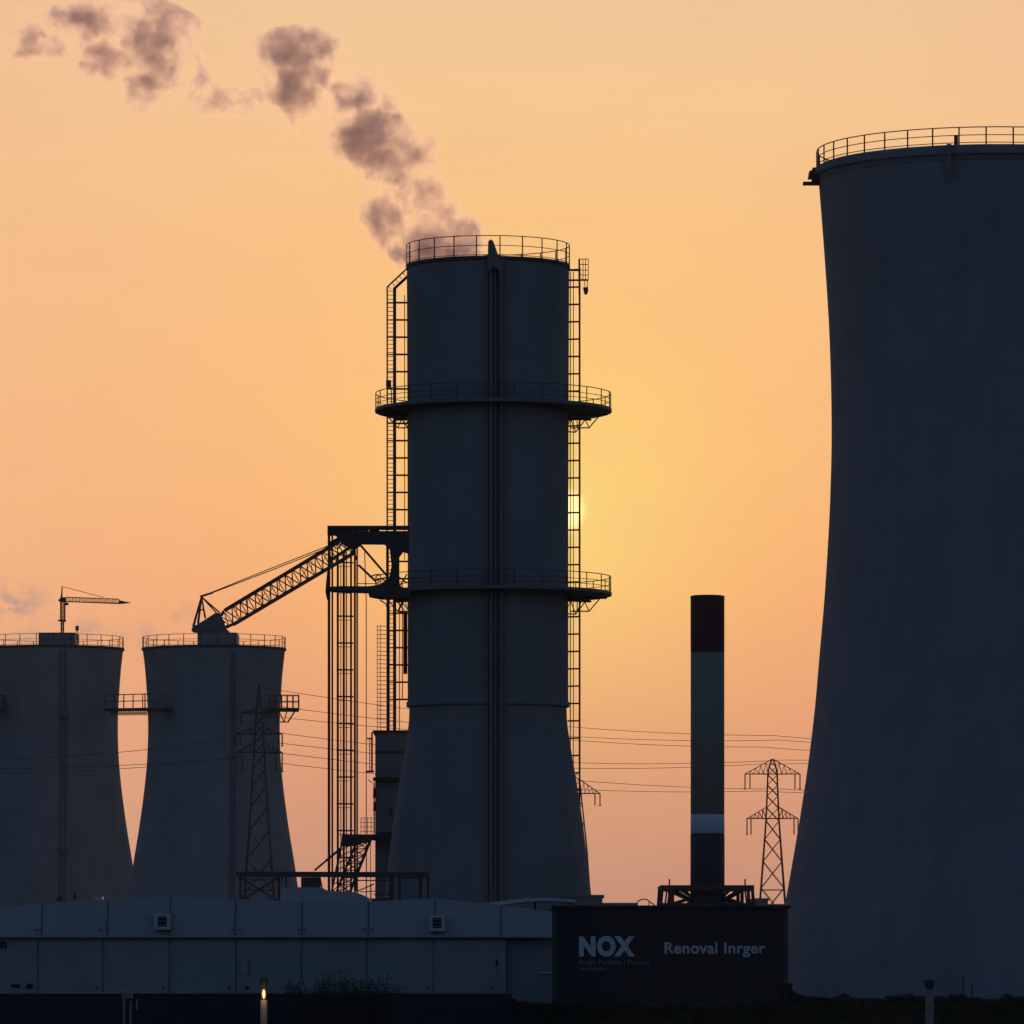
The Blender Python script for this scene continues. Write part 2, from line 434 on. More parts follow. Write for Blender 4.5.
sharp(MB().lathe(c, upper, 120).make('shell', M['concrete_mid'], ctr))
ring_railing(ctr, c, 81.4*S, zl+0.02, CZ+(HY-245.5)*S, 22, 0.055, 0.15)
# top rim band
sharp(MB().lathe(c, [(81.3*S, zl-0.22), (81.3*S+0.05, zl-0.2), (81.3*S+0.05, zl+0.03), (79*S, zl+0.03)], 120).make('rim', M['steel'], ctr), 25)
for yc, xr in ((409.5, 0), (593.5, 0)):
    z = CZ+(HY-yc)*S; cp = Vector(((493.3-512)*S, D+1.1, 0)); Ro = 118.8*S; Ri = 78.0*S
    pl = MB().lathe(cp, [(Ri, z-0.10), (Ro-0.12, z-0.10), (Ro, z-0.06), (Ro, z+0.12), (Ri, z+0.12)], 120)
    po = sharp(pl.make('ring_platform', M['galv'], ctr), 25)
    rr = MB()
    zt2 = z+17.6*S
    for zz, t in ((zt2, 0.055), (z+0.12+(zt2-z-0.12)*0.58, 0.04), (z+0.12+(zt2-z-0.12)*0.28, 0.04)):
        rr.tube(ring_pts(cp, Ro-0.05, zz, 120), t/2, 6, closed=True)
    for i in range(26):
        a = 0.18+2*math.pi*i/26
        p = oncircle(cp, Ro-0.05, a, z); rr.bar(p, (p.x, p.y, zt2), 0.06)
    rr.make('railing', M['steel'], po)
    # radial joists with triangular brackets under the deck
    for i in range(12):
        a = 2*math.pi*(i+0.0)/12+math.pi/2
        if math.cos(a) > 0.3: continue
        br = MB(); q0 = oncircle(cp, 78*S, a, z-0.20); q1 = oncircle(cp, Ro-0.3, a, z-0.20)
        br.bar(q0, q1, 0.12, 0.12)
        b0 = oncircle(cp, 77*S, a, z-1.0); b1 = oncircle(cp, 96*S, a, z-1.0); b2 = oncircle(cp, 107*S, a, z-0.22)
        br.bar(b0, b1, 0.07); br.bar(b1, b2, 0.07); br.bar(b1, oncircle(cp, 90*S, a, z-0.2), 0.06); br.bar(oncircle(cp, 84*S, a, z-1.0), oncircle(cp, 84*S, a, z-0.2), 0.06)
        br.bar(oncircle(cp, 84*S, a, z-1.0), oncircle(cp, 90*S, a, z-0.2), 0.05)
        br.make('bracket', M['steel'], po)
# right ladder
ld = MB()
z0 = CZ+(HY-792)*S; z1 = CZ+(HY-268)*S
ld.pbar((579.6, 268), (579.6, 808), D, 1.9); ld.pbar((573.4, 272), (573.4, 785), D, 0.8); ld.pbar((570.3, 272), (570.3, 755), D, 1.0)
y = 269.9
while y < 800:
    ld.pbar((567.5 if y < 740 else 570, y), (579.6, y-0.3), D, 1.6); y += 17.35
ld.make('ladder', M['brown_steel'], ctr)
an = MB()
for yy in (259, 264.5, 270, 275, 280): an.pbar((578.5, yy), (588.5, yy), D, 1.7 if yy == 280 else 0.7)
for xx in (579.3, 583, 585.5, 588.3): an.pbar((xx, 258.7), (xx, 280.5), D, 1.8 if xx < 580 else 0.7)
an.pbar((568, 270.4), (580, 270.4), D, 1.5); an.pbar((568, 280.2), (580, 280.2), D, 1.7); an.pbar((579.3, 278), (579.3, 294), D, 1.6)
an.make('side_cage', M['brown_steel'], ctr)
hl = MB(); hl.pbar((584.5, 280), (584.5, 287), D, 0.7); hl.pbar((587.3, 280), (587.3, 287), D, 0.7)
hl.prism([(583, 287.5), (588, 286.8), (588.3, 291), (587, 294), (584.5, 294), (583.8, 291)], D-0.15, 0.3)
hl.make('hanging_lamp', M['steel'], ctr)
# left ladder run with thick stringer
ll = MB()
ll.pbar((387.2, 286.5), (387.2, 732), D, 1.5); ll.pbar((387.2, 287), (407, 268.5), D, 1.5)
ll.pbar((394.6, 288), (394.6, 732), D, 3.2); ll.pbar((394.0, 289), (408, 276), D, 2.6)
ll.pbar((388.2, 590), (388.2, 731), D, 3.2)
ll.pbar((399.5, 596), (399.5, 731), D, 0.8); ll.pbar((402.5, 596), (402.5, 700), D, 0.9)
y = 291.0
while y < 728:
    ll.pbar((387.2, y), (394.6, y), D, 0.62); y += 4.1
y = 302.7
while y < 704:
    ll.pbar((394.6, y), (409, y), D, 1.7); ll.pbar((386.8, y), (394, y), D, 1.2); y += 17.25
for i in range(5):
    x0 = 388+i*3.6; ll.pbar((x0, 286-i*3.4), (x0+3, 289-i*3.4), D, 0.6)
ll.pbar((404.6, 295), (404.6, 560), D, 0.8)
ll.make('ladder', M['brown_steel'], ctr)
MB().tube([W(405.3, 612, D), W(405.3, 674, D)], 2.0*S, 8).make('tank_bottle', M['steel'], ctr)
MB().pbox(386, 391, 380, 387, D-0.2, 0.4).make('junction_box', M['steel'], ctr)
# front cable ladder and pipes running down the face
def onface(px, z, off):
    x = (px-512)*S; R_ = interp(allprof, z)+off
    dx = x-c.x
    return Vector((x, c.y-math.sqrt(max(0.01, R_*R_-dx*dx)), z))
fl = MB(); zs = [CZ+(HY-y_)*S for y_ in range(268, 1000, 16)]
for px_, t in ((487.5, 0.10), (505, 0.10)):
    for a_, b_ in zip(zs, zs[1:]): fl.bar(onface(px_, a_, 0.16), onface(px_, b_, 0.16), t, 0.16)
zz = zs[0]-0.3
while zz > 1.0:
    fl.bar(onface(487.5, zz, 0.16), onface(505, zz, 0.16), 0.05); zz -= 0.45
fl.make('cable_ladder', M['riser'], ctr)
pp = MB()
for px_, t in ((491.5, 0.11), (495.5, 0.07), (501.5, 0.13)):
    pp.tube([onface(px_, z_, 0.24) for z_ in zs if z_ > 0.3], t, 8)
pp.make('riser_pipe', M['riser'], ctr)
# tapered fin leaning out over the rim
fr = MB()
zF = lambda y_: CZ+(HY-y_)*355/F
p = [(487.6, 262), (488.2, 241.5), (490.3, 239.2), (493.2, 241), (502.8, 267.5), (503, 284), (500.5, 284), (499.5, 271), (494, 266), (488.5, 272)]
fr.prism(p, 354.45, 0.35)
fr.make('lifting_davit', M['galv'], ctr)

# ================================================================== left pair of cooling towers
def far_tower(cx, D, label, blocks):
    S = D/F; c = Vector(((cx-512)*S, D, 0))
    t = thing('cooling_tower', c, label, 'cooling tower')
    k = 600.0/D  # same real size
    H = lambda y_: CZ+(HY-y_)*S
    base = [(648.5, 71.3), (668, 69), (690, 67.3), (712, 66.1), (733, 65.8), (760, 66.8), (788, 69.4), (827, 74.6), (864, 80.6), (895, 85), (940, 91), (994, 99)]
    prof = smooth_prof(base, D); prof = [(r, max(0, z)) for r, z in prof]
    inner = [(r-0.3, z) for r, z in reversed(prof[-16:])]
    sharp(MB().lathe(c, prof+inner, 120).make('shell', M['concrete_far'], t))
    R = 71.6*S; z = H(648.5)
    sharp(MB().lathe(c, [(R-0.05, z-0.25), (R+0.08, z-0.2), (R+0.08, z+0.0), (R-0.5, z+0.02)], 120).make('rim', M['steel'], t), 25)
    ring_railing(t, c, R-0.02, z, H(637.5), 26, 0.06, 0.10, tm=0.045)
    return t, c, prof, S
T2, c2, pr2, S2 = far_tower(214, 600.0, 'squat cooling tower left of the steel gantry with a lattice boom crane on its top', 1)
T1, c1, pr1, S1 = far_tower(52, 625.0, 'leftmost squat cooling tower carrying the small slender tower crane', 1)
def face_pt(c, prof, S, px, z, off):
    x = (px-512)*S; R_ = interp(prof, z)+off; dx = x-c.x
    return Vector((x, c.y-math.sqrt(max(0.01, R_*R_-dx*dx)), z))
for (T, c, pr, D, x0, x1) in ((T2, c2, pr2, 600.0, 197.5, 237), (T1, c1, pr1, 625.0, 38.5, 75)):
    S = D/F
    f = D-6.75
    b = MB(); zb = CZ+(HY-650)*S-0.3; zt_ = CZ+(HY-632.5)*f/F
    b.box((x0-512)*f/F, (x1-512)*f/F, f, f+5.0, zb, zt_)
    b.make('roof_block', M['concrete_far'], T)
for (T, c, pr, S, xs) in ((T1, c1, pr1, S1, (66, 70.5)), (T2, c2, pr2, S2, (234.5, 238))):
    b = MB(); zs_ = [CZ+(HY-y_)*S for y_ in range(655, 985, 12)]
    for x_ in xs: b.tube([face_pt(c, pr, S, x_, z_, 0.12) for z_ in zs_], 0.09, 6)
    b.make('riser_pipe', M['riser'], T)
b = MB()
for yy in (717, 734, 852):
    z_ = CZ+(HY-yy)*S1; p = face_pt(c1, pr1, S1, 68.5, z_, 0.25); b.box(p.x-0.6, p.x+0.5, p.z*0+p.y-0.1, p.y+0.5, z_-0.25, z_+0.2)
b.each('pipe_bracket', M['riser'], T1)

def platform_box(parent, A, B, wdt, rail_h, t, nposts, name='platform', rm='steel'):
    """a deck from A to B with railings both sides and knee braces below"""
    d = (B-A); L = d.length; d.normalize(); s_ = d.cross(Vector((0, 0, 1))).normalized()
    dk = MB(); vs = []
    for p in (A, B):
        for e, zz in ((-1, -0.2), (1, -0.2), (1, 0.12), (-1, 0.12)): vs.append(p+s_*e*wdt/2+Vector((0, 0, zz)))
    dk.add(vs, [(3,2,1,0),(4,5,6,7),(0,1,5,4),(1,2,6,5),(2,3,7,6),(3,0,4,7)])
    dko = dk.make(name, M['steel'], parent)
    r_ = MB()
    for e in (-1, 1):
        off = s_*e*(wdt/2-0.05)
        for hh in (rail_h, rail_h*0.55): r_.bar(A+off+Vector((0, 0, hh)), B+off+Vector((0, 0, hh)), t)
        for i in range(nposts+1):
            p = A.lerp(B, i/nposts)+off; r_.bar(p, p+Vector((0, 0, rail_h)), t*1.2)
    for p in (A, B):
        for hh in (rail_h, rail_h*0.55): r_.bar(p-s_*(wdt/2)+Vector((0, 0, hh)), p+s_*(wdt/2)+Vector((0, 0, hh)), t)
    r_.make('railing', M[rm], dko if parent.parent is None else parent)
    return dko
# walkway between the two towers
A = W(110, 709.5, 619.5); B = W(147.5, 709, 597)
cw = thing('catwalk', A, 'short railed catwalk bridging the two squat cooling towers on the left', 'catwalk')
dk = platform_box(cw, A, B, 1.1, 1.5, 0.06, 4, name='deck')
platform_box(T2, W(145, 709, 594.2), W(172, 709, 594.2), 1.2, 1.5, 0.05, 3, name='side_platform', rm='riser')
b = MB(); n = 22
for i in range(n):
    p = A.lerp(B, i/n)-Vector((0, 0, 0.2)); q = A.lerp(B, (i+0.5)/n)-Vector((0, 0, 0.62)); r_ = A.lerp(B, (i+1)/n)-Vector((0, 0, 0.2))
    b.bar(p, q, 0.07); b.bar(q, r_, 0.07)
b.make('underframe', M['steel'], cw)
# side platform right of the second tower
A = W(270, 709.5, 596.4); B = W(298.7, 709.5, 596.4)
dk = platform_box(T2, A, B, 2.0, 1.4, 0.07, 5, name='side_platform')
b = MB(); b.bar(W(280, 722, 597), W(289, 722, 597), 0.12); b.bar(W(288, 722, 597), W(295, 711, 597), 0.14); b.bar(W(284, 722, 597), W(287, 711, 597), 0.10); b.bar(W(279.5, 712, 597), W(284, 722, 597), 0.10)
b.make('bracket', M['steel'], dk)
# front platform on the first tower, running out of the frame
A = W(-28, 710, 618.5); B = W(4.5, 710, 618.5)
platform_box(T1, A, B, 1.8, 1.5, 0.07, 5, name='side_platform')

# ================================================================== lattice crane on tower 2
D = 597.0; cr = thing('lattice_crane', W(214, 633, D), 'crane with long inclined lattice boom and A-frame on top of the squat tower', 'crane')
MB().prism([(191.3, 630.2), (192.3, 627.2), (205.6, 619.2), (215, 613), (219.8, 612.8), (223.8, 620.6), (226.2, 628.2), (230, 632.6), (205, 632), (192, 631.2)], D-1.3, 2.6).make('cab_body', M['cab'], cr)
b = MB(); b.lathe(W(214, 633, D), [(1.6, CZ+(HY-634.5)*D/F-0.2), (1.6, CZ+(HY-632)*D/F), (1.2, CZ+(HY-631.2)*D/F)], 24, True, True); b.make('slew_ring', M['steel'], cr)
b = MB()
for zo in (-0.9, 0.9):
    ap = W(201.5, 596.8, D)+Vector((0, zo*0.3, 0))
    for q in ((193.2, 627), (198.0, 624), (205.2, 618), (217, 613.5), (219.5, 612.5)): b.bar(ap, W(q[0], q[1], D)+Vector((0, zo, 0)), 0.13)
    b.bar(W(200.3, 596.5, D)+Vector((0, zo*0.3, 0)), W(213, 592.6, D)+Vector((0, zo*0.2, 0)), 0.17)
b.bar(W(197, 612, D), W(203.5, 609, D), 0.12)
b.make('a_frame', M['steel'], cr)
b = MB(); b.lattice(W(229, 617.5, D), W(349, 545.8, D), 1.4, 1.65, 16, 0.13, 0.06, 1.4, 1.75); b.lattice(W(220, 625.5, D), W(229, 617.5, D), 1.1, 0.9, 2, 0.10, 0.05, 1.4, 1.6)
b.bar(W(222, 612, D), W(232, 604.3, D), 0.12)
for i in range(9):
    t = i/9; p = W(240+t*96, 611.5-t*58, D); b.bar(p+Vector((-0.3, -0.5, -0.5)), p+Vector((0.5*random.uniform(-1, 1), 0.5, 0.6)), 0.07)
b.make('boom', M['brown_steel'], cr)
b = MB()
for zo, k_ in ((-0.25, 0), (0.25, 1.6)): b.tube([W(202, 596.5, D)+Vector((0, zo, 0)), W(270, 569+k_, D)+Vector((0, zo, 0)), W(332, 544.5+k_, D)+Vector((0, zo, 0))], 0.05, 5)
b.make('hoist_rope', M['steel'], cr)

# ================================================================== small tower crane on tower 1
D = 620.0; tcn = thing('tower_crane', W(62.5, 634, D), 'small slender crane with a thin horizontal jib standing on the leftmost tower', 'crane')
b = MB(); b.lattice(W(62.4, 634, D), W(62.4, 621, D), 0.25, 0.25, 5, 0.05, 0.03); b.lattice(W(62.8, 622, D), W(62.8, 602, D), 0.42, 0.42, 8, 0.055, 0.03)
b.pbar((58, 620.5), (66, 620.5), D, 1.5); b.pbar((62.0, 600), (62.0, 586.2), D, 1.1); b.pbar((60.7, 601), (61.8, 588), D, 0.6)
b.make('mast', M['brown_steel'], tcn)
b = MB(); b.pbox(60, 66, 597.2, 601.8, D-0.3, 0.6); b.pbox(64.3, 68.2, 602.5, 605, D-0.25, 0.5); b.pbox(58.4, 61, 599, 601.3, D-0.25, 0.5); b.make('cab', M['brown_steel'], tcn)
b = MB(); b.lattice(W(66, 599.4, D), W(119, 601.4, D), 0.5, 0.46, 16, 0.03, 0.02); b.pbar((66, 601.4), (120, 603.2), D, 0.7)
b.prism([(119, 600.2), (131.5, 602.8), (119, 604.0)], D-0.15, 0.3); b.make('jib', M['brown_steel'], tcn)
b = MB(); b.tube([W(62.5, 586.6, D), W(104, 597.5, D)], 0.03, 4); b.make('tie_rod', M['brown_steel'], tcn)
D = 617.6; vp = thing('vent_post', W(77.3, 640.5, D), 'short post with a small square head beside the slender crane on the leftmost tower', 'vent')
b = MB(); b.pbar((77, 630), (77.4, 640.5), D, 1.0); b.pbar((78.7, 634), (78.8, 644), D, 0.7); b.make('post', M['brown_steel'], vp); MB().pbox(75.4, 78.6, 625.8, 630.4, D-0.2, 0.4).make('head', M['brown_steel'], vp)

# ================================================================== steel lift gantry
D = 340.0; ga_ = thing('steel_gantry', W(342, 1011, D), 'tall narrow steel gantry of vertical columns with a cantilever head joined to the central tower', 'gantry')
GB = 1010.0
b = MB()
for x_, wd in ((329.0, 2.6), (332.3, 1.8)): b.pbar((x_, 527), (x_, GB), D, wd)
for x_, wd in ((354.9, 2.1), (357.2, 1.6)): b.pbar((x_, 540), (x_, GB), D, wd)
b.each('column', M['brown_steel'], ga_)
b = MB()
for x_, wd in ((337.8, 2.2), (343.8, 2.2), (346.4, 1.2), (351.0, 2.0)): b.pbar((x_, 552), (x_, GB), D+0.8, wd)
for x_ in (340.8,): b.pbar((x_, 560), (x_, GB), D+1.6, 0.8)
b.each('guide_rail', M['brown_steel'], ga_)
b = MB(); y = 562.5
while y < 880:
    b.pbar((336.5, y), (353.5, y+0.2), D+0.8, 1.5 if y > 575 else 1.3); b.pbar((338, y+4), (352, y+4), D+1.5, 0.6); y += 26.8
b.make('cross_tie', M['steel'], ga_)
b = MB(); b.prism([(327.4, 525.6), (409, 525.6), (409, 528.6), (378.6, 528.6), (378.6, 529.4), (368.8, 529.4), (368.8, 528.6), (367.5, 528.6), (367.5, 529.4), (357.5, 529.4), (357.5, 528.6), (327.4, 528.6)], D-0.6, 1.2)
b.prism([(327.4, 528.6), (357.5, 528.6), (357.5, 531.0), (409, 530.9), (409, 553), (403, 551), (398.5, 557), (397.5, 568), (399, 582), (388, 582), (391.5, 566), (389.5, 548), (384, 543.6), (361.5, 543.4), (358.5, 546), (353, 549), (341, 543), (336, 535.5), (333, 534.2), (331, 534.8), (327.4, 534.6)], D-0.5, 1.0)
for x_ in (357.4, 367.9, 378.7): b.pbar((x_, 528.4), (x_, 531.2), D, 1.2)
b.make('head_beam', M['steel'], ga_)
b = MB()
b.pbar((328, 544.5), (345, 535.5), D, 3.4); b.pbar((331, 560), (352, 546), D, 3.0); b.pbar((345, 540), (355, 549), D, 3.5)
b.pbar((352, 543), (356, 560), D, 2.4); b.pbar((331, 541), (336, 549), D, 1.4); b.pbar((338, 549), (344, 540), D, 1.4)
b.make('knee_brace', M['steel'], ga_)
b = MB(); b.pbar((360.3, 545.0), (388, 577), D, 2.2); b.pbar((358.5, 565), (376, 581.5), D, 2.2); b.pbar((376, 580), (387, 577.5), D, 1.6)
b.pbar((387.5, 543), (387.5, 585), D, 2.8); b.pbar((390, 545), (394.5, 562), D, 1.6); b.pbar((398, 556), (398, 590), D, 2.8)
b.make('diagonal_brace', M['steel'], ga_)
b = MB(); b.prism([(327.5, 586.8), (327.5, 590.0), (334, 591), (368, 592.0), (369, 596), (381, 598.2), (390, 598.4), (409, 598.2), (409, 590), (400, 586), (399, 580), (388, 579), (384, 581.5), (378, 585), (367, 586.2), (340, 586.0)], D-0.7, 1.4)
b.pbar((357, 583.6), (378, 583.6), D, 0.8)
b.make('lower_beam', M['steel'], ga_)
b = MB(); b.prism([(327.6, 567), (325.8, 585), (325.4, 592), (326.8, 599), (327.8, 600)], D-0.3, 0.5); b.make('cable_bundle', M['steel'], ga_)
b = MB()
for (x0, y0, x1, y1) in ((380, 600, 386, 604), (386, 604, 388, 612), (396, 600, 404, 610), (404, 600, 398, 612), (399, 612, 407, 612), (369, 577, 376, 574.5), (376, 574.5, 382, 574.8), (399, 577, 407, 583), (407, 574, 400, 586)):
    b.pbar((x0, y0), (x1, y1), D, 1.2)
b.make('pipe_support', M['steel'], ga_)
b = MB(); b.tube([W(364.6, 549, D), W(365.2, 573, D), W(366.2, 600, D), W(366.2, 985, D)], 0.028, 5); b.make('hanging_cable', M['brown_steel'], ga_)

# ================================================================== filter house behind the central tower
D = 367.0; fh = thing('filter_house', W(400, 1008, D), 'tall narrow grey plant house tucked behind the left foot of the central tower', 'building')
b = MB(); b.pbox(375.2, 425, 731.2, 1007, D, 7.0); b.make('wall', M['wall_grey'], fh)
b = MB(); b.pbox(372.8, 425.3, 730.2, 732.4, D-0.15, 7.3); b.make('roof', M['steel'], fh)
b = MB()
for y0, y1, dd in ((751.2, 752.4, 0.1), (777.3, 780.8, 0.5)): b.pbox(373 if y0 > 760 else 374.8, 425.2, y0, y1, D-dd, 0.5)
b.each('string_course', M['steel'], fh)
b = MB(); b.pbar((372.0, 732), (372.0, 772), D, 1.7); b.pbar((369.6, 738), (369.6, 771), D, 0.8); b.pbar((367, 738.4), (372, 738.4), D, 1.4); b.pbar((366.6, 771.6), (374, 771.6), D, 2.0); b.pbar((368, 779.5), (372, 783), D, 0.8)
y = 740.0
while y < 771: b.pbar((369.6, y), (372, y), D, 0.6); y += 3.4
b.make('ladder', M['steel'], fh)
b = MB(); b.pbar((374.2, 782), (374.2, 834), D, 1.3); b.pbar((374.6, 788), (374.2, 798), D, 2.6); b.pbar((374.6, 802), (374.4, 811), D, 2.4); b.make('downpipe', M['steel'], fh)
b = MB(); b.pbox(389.5, 391.8, 808, 816, D-0.2, 0.3); b.make('wall_lamp', M['steel'], fh)
b = MB()
for yy in (818, 822.5, 827, 831.5): b.pbar((360.5, yy), (374.5, yy), D, 0.55)
for xx in (361, 364.2, 367.5, 371, 374): b.pbar((xx, 817.5), (xx, 834), D, 0.6)
b.make('balcony_railing', M['steel'], fh)
b = MB(); b.pbox(342.5, 400, 834.3, 840.2, D-1.2, 1.1); b.pbox(378, 396, 832, 843.5, D-1.5, 0.28); b.make('balcony', M['steel'], fh)
b = MB()
for xx in (366.5, 370.6): b.pbar((xx, 841), (xx, 1005), D-0.7, 0.7)
b.each('support_post', M['steel'], fh)
# wire cage on its roof
b = MB(); cg = thing('cage_ladder', W(382, 731, 369), 'faint wire cage ladder standing on the grey plant house roof', 'ladder')
y = 626.0
while y < 730: b.pbar((377, y), (387.5, y+0.2), 369, 0.62); y += 4.2
for xx in (377.2, 380.4): b.pbar((xx, 625.4), (xx, 730.4), 369, 0.6)
b.make('rungs', M['brown_steel'], cg)
b = MB(); b.pbar((387.4, 625.4), (387.4, 730.4), 369, 1.0); b.make('upright', M['brown_steel'], cg)

# ================================================================== inclined conveyor
D = 330.0; cv = thing('conveyor', W(342, 1014, D), 'inclined lattice conveyor leg rising beside the foot of the steel gantry', 'conveyor')
b = MB(); b.pbar((342, 843), (331.5, 892), D, 2.0); b.pbar((356, 843), (336.5, 892), D, 2.2); b.pbar((370.3, 840.5), (350, 892), D, 2.8)
b.pbar((356, 843), (336.5, 892), D+1.2, 2.0); b.pbar((370.3, 840.5), (350, 892), D+1.2, 2.4)
for i in range(7):
    t0, t1 = i/7, (i+1)/7
    L = lambda t: (356-19.5*t, 843+49*t); R_ = lambda t: (370.3-20.3*t, 840.5+51.5*t)
    b.pbar(L(t0), R_(t1), D+0.2, 1.1); b.pbar(L(t1), R_(t0), D+1.0, 1.1); b.pbar(L(t1), R_(t1), D+0.5, 1.0)
    q = (342-10.5*t1, 843+49*t1); b.pbar(q, L(t0), D+0.4, 0.9)
b.make('frame', M['steel'], cv)
b = MB(); b.prism([(341.8, 834), (371, 834.4), (371, 841), (362, 843), (356, 846), (341, 846)], D-0.5, 1.0); b.make('head_box', M['steel'], cv)
b = MB(); b.pbar((314.5, 870.5), (327, 860), D, 1.9); b.pbar((326, 860.8), (341, 848.3), D, 2.4); b.make('stay', M['steel'], cv)
b = MB(); b.pbar((333, 890), (333, 1012), D, 3); b.pbar((347, 890), (347, 1012), D, 3); b.each('leg', M['steel'], cv)

# ================================================================== steel pipe rack behind warehouse
D = 300.0; pr_ = thing('pipe_rack', W(333, 1015, D), 'low dark steel pipe rack with a cross-braced bay standing behind the warehouse roof', 'pipe rack')
b = MB(); b.prism([(236, 871.5), (429, 872), (429, 877), (418, 878.6), (400, 879.2), (398, 877.2), (236, 876.8)], D, 0.5); b.make('top_beam', M['steel'], pr_)
b = MB()
for x_, w_ in ((240.5, 2.6), (279.0, 2.6), (391.5, 5.0), (399.5, 3.2), (420.3, 3.6), (428, 2.8)): b.pbar((x_, 877), (x_, 1014), D+0.25, w_)
b.each('column', M['steel'], pr_)
b = MB(); b.pbar((241, 878), (278, 901), D+0.25, 2.0); b.pbar((241, 901), (278, 878), D+0.25, 2.0); b.pbar((236, 901.5), (281, 901.5), D+0.25, 2.0); b.pbar((238, 880), (281, 880), D+0.25, 1.0)
b.pbar((286, 877), (286, 890), D+0.25, 1.6); b.pbar((282, 877), (282, 885), D+0.25, 1.2)
b.make('cross_brace', M['steel'], pr_)
b = MB(); b.pbox(301, 320.5, 877.2, 887.8, D+0.1, 0.6); b.pbar((320, 877.5), (322.5, 890), D+0.2, 1.4); b.make('cable_box', M['steel'], pr_)
b = MB(); b.pbar((353, 880.4), (393, 880.4), D+0.2, 1.2); b.pbar((356, 880), (356, 891), D+0.2, 1.3); b.pbar((358, 891), (374, 884), D+0.2, 1.2); b.pbar((360, 892), (378, 891), D+0.2, 0.9)
b.pbar((371, 884), (371, 900), D+0.2, 0.9); b.pbar((374, 894.5), (394, 894.5), D+0.2, 1.5); b.pbar((370, 900.2), (394, 900.2), D+0.2, 3.6)
b.make('handrail', M['steel'], pr_)

# ================================================================== warehouse
D = 260.0
wh = thing('warehouse', W(240, 1021, D), 'long low blue-grey panelled warehouse filling the lower left', 'warehouse')
xl = -140
b = MB(); xR = 504.5
b.box(W(xl, 0, D).x, W(xR, 0, D).x, D, D+24, -0.02, W(0, 938.5, D).z); b.make('lower_wall', M['wall_blue'], wh)
# recessed end bay
b = MB(); b.box(W(xR, 0, D).x+0.003, W(566, 0, D).x, D+0.35, D+23, -0.02, W(0, 939, D).z); b.make('end_wall', M['wall_grey'], wh)
# upper fascia leaning back a little
top = [(xl, 912), (-30, 908.5), (0, 906.5), (60, 902), (110, 899), (170, 897), (235, 899), (300, 901.5), (372, 901), (431, 898.5), (446, 899.4), (500, 904.8), (556, 912.4)]
b = MB(); Yb = D-0.25; n = len(top)
lo = [Vector(((x-512)*D/F, Yb, W(0, 936.8, D).z)) for x, y_ in top]
hi = [Vector(((x-512)*D/F, Yb+0.55, CZ+(HY-y_)*D/F)) for x, y_ in top]
bk = [p+Vector((0, 22, 0.0)) for p in hi]; bl_ = [Vector((p.x, p.y+22.6, p.z)) for p in lo]
vs = lo+hi+bk+bl_
fs = []
for i in range(n-1):
    fs += [(i, i+1, n+i+1, n+i), (n+i, n+i+1, 2*n+i+1, 2*n+i), (2*n+i, 2*n+i+1, 3*n+i+1, 3*n+i), (3*n+i, 3*n+i+1, i+1, i)]
fs += [(0, n, 2*n, 3*n), (n-1, 4*n-1, 3*n-1, 2*n-1)]
b.add(vs, fs); b.make('fascia', M['wall_pale'], wh)
b = MB(); b.box(W(xl, 0, D).x, W(552, 0, D).x, D-0.36, D-0.26, W(0, 937.6, D).z, W(0, 935.6, D).z); b.make('gutter', M['trim'], wh)
b = MB(); b.box(W(xl, 0, D).x, W(551, 0, D).x, D-0.10, D-0.003, W(0, 939.2, D).z, W(0, 938.0, D).z); b.make('shadow_joint', M['seam'], wh)
def fz(x):
    for (x0, y0), (x1, y1) in zip(top, top[1:]):
        if x0 <= x <= x1: return y0+(y1-y0)*(x-x0)/(x1-x0)
b = MB()
for x in (-27, 42, 107.5, 170, 235.5, 302, 368.5, 435, 501):
    y0 = fz(x)+0.6; b.bar(Vector(((x-512)*D/F, Yb+0.53, CZ+(HY-y0)*D/F)), Vector(((x-512)*D/F, Yb-0.01, W(0, 935.4, D).z)), 0.05, 0.05)
b.each('fascia_seam', M['seam'], wh)
b = MB(); cp_ = MB()
for x in (-28, 38, 103, 169.5, 236, 301.5, 367, 433.5):
    a_ = W(x, 940, D); b.box(a_.x-0.03, a_.x+0.03, D-0.02, D-0.002, W(0, 992, D).z-1, a_.z)
    cp_.box(a_.x+0.08, a_.x+0.14, D-0.035, D-0.003, W(0, 992, D).z-1, a_.z-0.1)
b.each('panel_joint', M['seam'], wh); cp_.each('cover_strip', M['trim'], wh)
b = MB(); b.box(W(498, 0, D).x, W(505.5, 0, D).x, D-0.05, D+0.3, 0, W(0, 941, D).z); b.make('corner_post', M['wall_blue'], wh)
b = MB()
for x in (97, 163, 229, 295, 361, 428, 492): b.pbox(x-1.2, x+1.2, 986.5, 989, D-0.06, 0.05)
for x in (36, 41, 101, 107.8, 164, 172, 233, 240, 299, 305, 365, 372, 431, 438): b.pbox(x-1.8, x+1.0, 929.0, 930.4, D-0.36, 0.05)
b.each('anchor_plate', M['steel'], wh)
b = MB()
for (x0, x1, y0, y1) in ((11, 20, 984, 987.6), (26, 33, 983.6, 988.4), (245, 249, 986.5, 989.5)): b.pbox(x0, x1, y0, y1, D-0.07, 0.06)
b.each('socket_box', M['black'], wh)
b = MB(); 
for (x0, y0, x1, y1) in ((1.2, 941.5, 1.2, 948.5), (1.2, 945, 5.2, 941.6), (1.2, 945, 5.4, 948.6), (5.6, 941.5, 5.6, 948.5)): b.pbar((x0, y0), (x1, y1), D-0.05, 1.5, 0.04)
b.make('door_number', M['black'], wh)
